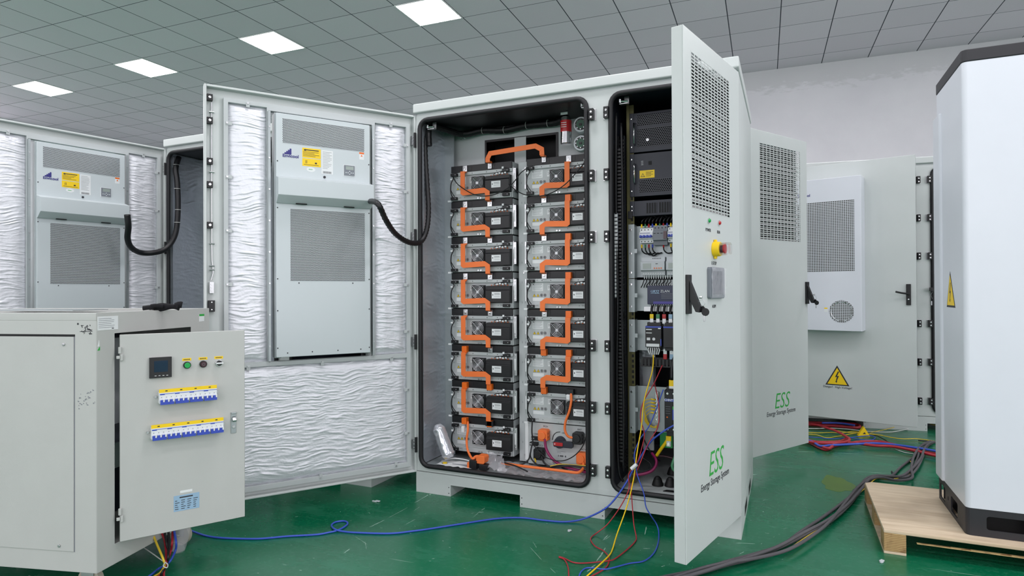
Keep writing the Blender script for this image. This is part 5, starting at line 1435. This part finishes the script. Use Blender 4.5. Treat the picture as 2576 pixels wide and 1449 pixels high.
cable('blue_wire', 'thin blue wire bulging right of the yellow wire before curling on the floor',
      pathpts([(1668.6, 980, .10), (1637, 1063.7, .07), (1610, 1105, .05), (1596, 1142, .03), (1600, 1176.5, -.01), (1605, 1200, -.03), (1619.6, 1241, -.05), (1624.8, 1274, 'z', .12), (1636.8, 1296, 'z', .08), (1652.3, 1320, 'z', .03), (1657.4, 1342.6), (1654.9, 1368.4), (1643.7, 1392.5), (1619.6, 1411.4), (1583.5, 1417.4), (1540.6, 1428.6, 'z', .008), (1520, 1432, 'z', .008), (1489, 1428.6), (1473.6, 1429.4), (1463, 1437), (1457, 1449), (1455, 1470)]), .0030, 'blue_wire')
m = MB('label_white'); a_, b_ = cb(1588, 1180, -.035), cb(1602, 1168, -.03)
m.tube([a_, b_], .010, 8, 1); tag(m.build('cable_marker'), 'white marker flag round the wires hanging from the compartment', 'cable marker')
# cables below the grey cabinet
gcat = [([(384, 1342), (396, 1372), (410, 1405), (414, 1422)], 'yellow_wire', 'yellow'), ([(406, 1338), (414, 1360), (418, 1395), (417, 1420)], 'red_wire', 'dark red, left'),
        ([(414, 1335), (419, 1365), (423, 1390), (420, 1418)], 'black', 'black, left'), ([(424, 1332), (424, 1365), (423, 1400), (419, 1416)], 'black', 'black, right'),
        ([(435, 1330), (433, 1365), (430, 1385), (420, 1412)], 'red_wire', 'red, right'), ([(438, 1335), (443, 1365), (441, 1385), (425, 1415)], 'blue_wire', 'blue')]
tails = [[(404, 1440), (386, 1452), (370, 1470)], [(412, 1440), (414, 1460), (415, 1480)], [(405, 1445), (400, 1465), (398, 1480)], [(408, 1442), (402, 1462), (396, 1482)], [(408, 1440), (395, 1455), (388, 1475)], [(400, 1430), (385, 1442), (372, 1452)]]
for (l, mt, nm), tl in zip(gcat, tails):
    hh = [.16, .12, .08, .05]
    pts = [pz(a, b_, h_) for (a, b_), h_ in zip(l, hh)] + [pz(a, b_, .012) for a, b_ in tl]
    cable('supply_cable', f'{nm} cable of the bundle hanging under the grey test cabinet door', pts, .0048, mt)
cable('cable_tie', 'white cable tie with a long tail binding the wires under the grey cabinet', [pz(353, 1372, .10), pz(380, 1390, .085), pz(405, 1408, .07), pz(416, 1415, .065), pz(422, 1420, .06), pz(420, 1428, .055), pz(411, 1424, .06), pz(416, 1414, .068)], .0022, 'white_wire')
m = MB('film_thin'); c_ = pz(452, 1372, .03)
m.tube([c_ + V3((.01, .02, .11)), c_ + V3((.01, .01, .06)), c_, c_ + V3((-.01, 0, -.015))], .030, 12, 3); tag(m.build('plastic_bag', smooth=True), 'clear plastic wrap round the castor under the grey cabinet', 'plastic wrap')

# bundle of dirty grey cables on the right
spine = [(2349, 1111), (2323, 1123), (2303, 1150), (2284, 1178), (2272, 1198), (2244, 1202), (2212, 1199), (2188, 1206), (2163, 1226), (2125, 1266), (2080, 1307), (2030, 1341), (1970, 1378), (1900, 1402), (1830, 1417), (1760, 1434), (1680, 1456), (1600, 1478)]
rr = random.Random(21)
for k in range(6):
    ph = rr.random() * 6; pts = []
    for i, (a, b_) in enumerate(spine):
        o_ = .020 * sin(i * .95 + ph + k) + (k - 2.5) * .004
        if 1 <= i <= 5: o_ *= 1.8
        p_ = pz(a, b_, .010 + .011 * (k % 3)); d_ = (pz(*spine[min(i + 1, len(spine) - 1)], .01) - pz(*spine[max(i - 1, 0)], .01)).normalized()
        pts.append(p_ + V3((-d_.y, d_.x, 0)) * o_)
    cable('power_cable', 'dirty grey cable in the bundle snaking over the floor past the pallet', pts, .0078, 'grey_wire', group='grey cable bundle on the floor')
cable('power_cable', 'thin yellow and green wire lying along the grey cable bundle', [pz(a, b_, .02) for a, b_ in ((2290, 1160), (2298, 1172), (2290, 1190), (2282, 1197), (2240, 1206), (2205, 1204), (2180, 1225), (2140, 1258), (2118, 1286), (2085, 1316), (2030, 1350), (1975, 1388))], .0030, 'yellow_wire')
m = MB('black').tube([pz(2243, 1186, .005), pz(2250, 1197, .005)], .005, 8, 1); tag(m.build('cable_offcut'), 'short black cable offcut on the green floor beside the grey bundle', 'cable offcut')
# red and blue welding cables with wire tangle in front of the back cabinet
def fl(l, z=.010): return [pz(a, b_, z) for a, b_ in l]
W = [([(2000, 1105), (2037, 1114), (2061, 1126), (2079, 1131), (2099, 1122), (2129, 1116), (2167, 1111), (2212, 1111), (2243, 1117), (2288, 1128), (2319, 1136), (2351, 1141), (2400, 1150)], .011, .0105, 'red_wire', 'thick red cable running right under the white cabinet, the lower one'),
     ([(2000, 1100), (2037, 1110), (2061, 1121), (2085, 1128), (2100, 1118), (2129, 1113), (2160, 1116), (2200, 1121), (2243, 1123), (2288, 1131), (2351, 1146), (2400, 1155)], .026, .0105, 'red_wire', 'thick red cable, the middle one of the red cables on the floor'),
     ([(2010, 1106), (2050, 1114), (2095, 1115), (2125, 1112), (2137, 1105), (2120, 1093), (2100, 1083), (2082, 1077), (2060, 1070), (2040, 1067)], .034, .0100, 'red_wire', 'thick red cable bending back towards the back cabinet'),
     ([(2010, 1101), (2050, 1111), (2085, 1112), (2115, 1110), (2130, 1103)], .010, .0105, 'red_wire', 'short visible run of thick red cable beside the service door'),
     ([(2010, 1098), (2045, 1112), (2064, 1122), (2090, 1120), (2152, 1117), (2197, 1115), (2243, 1118), (2288, 1124), (2351, 1134), (2400, 1143)], .032, .0085, 'blue_wire', 'thick blue cable lying along the red cables'),
     ([(2030, 1068), (2060, 1070), (2091, 1071), (2129, 1074), (2155, 1076), (2163, 1073), (2155, 1068), (2120, 1065), (2068, 1064), (2030, 1063)], .020, .012, 'red_wire', 'coil of thick red cable under the back cabinet door'),
     ([(2068, 1064), (2100, 1064), (2125, 1066), (2150, 1070)], .045, .008, 'blue_wire', 'blue cable lying on the red coil under the back cabinet door'),
     ([(2030, 1078), (2060, 1078), (2091, 1077), (2137, 1080), (2170, 1084), (2197, 1086), (2235, 1087), (2260, 1084), (2288, 1078)], .012, .0040, 'white_wire', 'white cable curving along the floor below the back cabinet door'),
     ([(2307, 1071), (2325, 1064), (2338, 1056), (2352, 1047)], .04, .0050, 'white_wire', 'white cable rising beside the open back cabinet'),
     ([(2253, 1130), (2275, 1138), (2300, 1142)], .006, .0028, 'white_wire', 'thin white wire end on the green floor near the grey bundle'),
     ([(2030, 1066), (2050, 1069), (2080, 1077), (2110, 1084), (2135, 1088), (2160, 1089), (2190, 1092), (2220, 1095)], .02, .0030, 'yellow_wire', 'yellow wire starting under the service door and crossing the tangle'),
     ([(2030, 1088), (2060, 1089), (2090, 1088), (2120, 1089), (2145, 1085), (2160, 1088), (2137, 1092), (2110, 1097), (2080, 1101), (2055, 1094), (2030, 1092)], .012, .0032, 'yellow_wire', 'yellow wire looping back on itself in the tangle'),
     ([(2180, 1090), (2210, 1094), (2240, 1100), (2270, 1104), (2310, 1104), (2352, 1110)], .010, .0034, 'yellow_wire', 'double yellow wire running right towards the grey bundle'),
     ([(2190, 1088), (2220, 1082), (2245, 1076), (2260, 1071)], .02, .0026, 'yellow_wire', 'thin yellow wire rising to the back cabinet plinth'),
     ([(2330, 1062), (2345, 1068), (2356, 1070)], .03, .0026, 'yellow_wire', 'thin yellow wire near the foot of the back cabinet'),
     ([(2030, 1099), (2060, 1101), (2090, 1104), (2130, 1102), (2160, 1098), (2190, 1096), (2202, 1101), (2190, 1107), (2160, 1105), (2135, 1100)], .012, .0034, 'blue_wire', 'thin blue wire curling behind the yellow sign block'),
     ([(2180, 1090), (2205, 1096), (2225, 1106), (2235, 1113)], .014, .0040, 'black', 'black wire crossing from the yellow block to the red cables'),
     ([(2310, 1108), (2335, 1110), (2360, 1112)], .010, .0045, 'black', 'black wire ending beside the white cabinet')]
for l, z, r_, mt, lb in W: cable('floor_cable', lb, fl(l, z), r_, mt)
c_ = pz(2172, 1096, 0); m = MB('yellow').prism([(-.045, 0), (.045, 0), (0, .078)], -.02, .02); m.mat('ink').prism([(-.012, .018), (.014, .018), (.004, .034)], -.021, -.02)
tag(m.build('warning_block', loc=(c_.x, c_.y, .0), rz=rad(10)), 'small yellow triangular block standing among the wires', 'warning sign')
m = MB('yellow_wire' if 0 else 'epoxy')
# paint patch and debris on the floor
base('floor_scrape', (150, 184, 168), .5, mottle=.1)
base('olive_paint', (74, 112, 22), .35, mottle=.12)
rr = random.Random(8); c_ = pz(2107, 1222, 0); m = MB('olive_paint'); P_ = []
for k in range(40):
    a = 2 * pi * k / 40; q_ = 1 + .13 * sin(3 * a + 1) + .07 * sin(7 * a) + .04 * rr.random(); P_.append((c_.x + .085 * q_ * cos(a), c_.y + .22 * q_ * sin(a) * (.75 + .25 * sin(a))))
m.prism(P_, -.002, .0006, 'xy'); tag(m.build('trim_1'), kind='structure')
for i, (a, b_, L_) in enumerate(((948, 1262, .03), (1434, 1336, .012), (2220, 1413, .018))):
    p_ = pz(a, b_, .002); m = MB('device').box(-L_, -.006, -.002, 0, .004, .004).box(-.01, -.004, .0, L_ * .6, .010, .006)
    tag(m.build('floor_scrap', loc=p_, rz=.5 * i, bevel=.001, seg=1), ('pale scrap on the green floor under the open climate door', 'tiny pale scrap on the floor near the wires', 'pale scrap on the floor in front of the pallet')[i], 'scrap')

# scrapes through the floor paint, seen as pale strokes
m = MB('floor_scrape'); rr = random.Random(12)
def stroke(a, b_, w0):
    A_, B_ = pz(a[0], a[1], 0), pz(b_[0], b_[1], 0); d_ = (B_ - A_); n_ = V3((-d_.y, d_.x, 0)).normalized(); k_ = 6; L1, L2 = [], []
    for i in range(k_ + 1):
        p_ = A_.lerp(B_, i / k_); q_ = w0 * (.35 + .65 * rr.random()) * (1 if 0 < i < k_ else .2); p_ = p_ + n_ * (rr.random() - .5) * w0
        L1.append((p_.x + n_.x * q_, p_.y + n_.y * q_)); L2.append((p_.x - n_.x * q_, p_.y - n_.y * q_))
    for i in range(k_): m.prism([L1[i], L1[i + 1], L2[i + 1], L2[i]], -.001, .0004, 'xy')
for a, b_, w0 in (((1043, 1265), (1083, 1242), .003), ((1073, 1246), (1086, 1243), .006), ((1190, 1302), (1208, 1285), .002), ((1203, 1289), (1216, 1288), .004), ((1211, 1284), (1220, 1278), .003), ((1041, 1285), (1056, 1275), .002), ((1045, 1306), (1020, 1320), .002), ((930, 1326), (968, 1308), .003), ((975, 1304), (1025, 1277), .0015), ((865, 1392), (880, 1381), .003), ((893, 1349), (924, 1370), .001), ((918, 1362), (922, 1382), .001), ((1516, 1360), (1530, 1345), .003), ((1520, 1358), (1536, 1348), .002), ((1333, 1376), (1363, 1409), .001), ((1384, 1429), (1398, 1442), .001), ((1340, 1362), (1350, 1378), .001), ((1500, 1412), (1518, 1388), .004), ((1478, 1438), (1498, 1420), .005), ((1518, 1386), (1523, 1378), .003), ((1622, 1345), (1626, 1325), .003), ((1618, 1380), (1636, 1380), .002), ((2004, 1136), (2050, 1137), .003), ((2100, 1139), (2160, 1142), .002), ((2200, 1146), (2260, 1148), .002), ((2150, 1186), (2260, 1192), .003), ((1884, 1195), (1905, 1193), .006), ((1850, 1366), (1900, 1368), .002), ((1860, 1394), (1872, 1388), .002), ((1145, 1290), (1152, 1286), .002), ((1312, 1282), (1345, 1284), .002), ((1320, 1290), (1326, 1293), .002)): stroke(a, b_, w0)
for k in range(60):
    a = (rr.uniform(620, 2150), rr.uniform(1250, 1440)); stroke(a, (a[0] + rr.uniform(-6, 9), a[1] + rr.uniform(-3, 3)), rr.uniform(.0006, .0018))
tag(m.build('trim_2'), kind='structure')

# lettering to plain meshes
dg = bpy.context.evaluated_depsgraph_get()
dg.update()
shared = {}
for o in list(bpy.data.objects):
    if o.type != 'FONT': continue
    key = o.data.name
    if key not in shared: shared[key] = bpy.data.meshes.new_from_object(o.evaluated_get(dg))
    n = bpy.data.objects.new('lettering', shared[key])
    n.name = 'lettering'
    COL.objects.link(n); n.parent = o.parent; n.location = o.location; n.rotation_euler = o.rotation_euler; n.scale = o.scale
    for k in o.keys():
        n[k] = o[k]
    nm = o.name.split('.')[0]
    bpy.data.objects.remove(o)
    n.name = nm
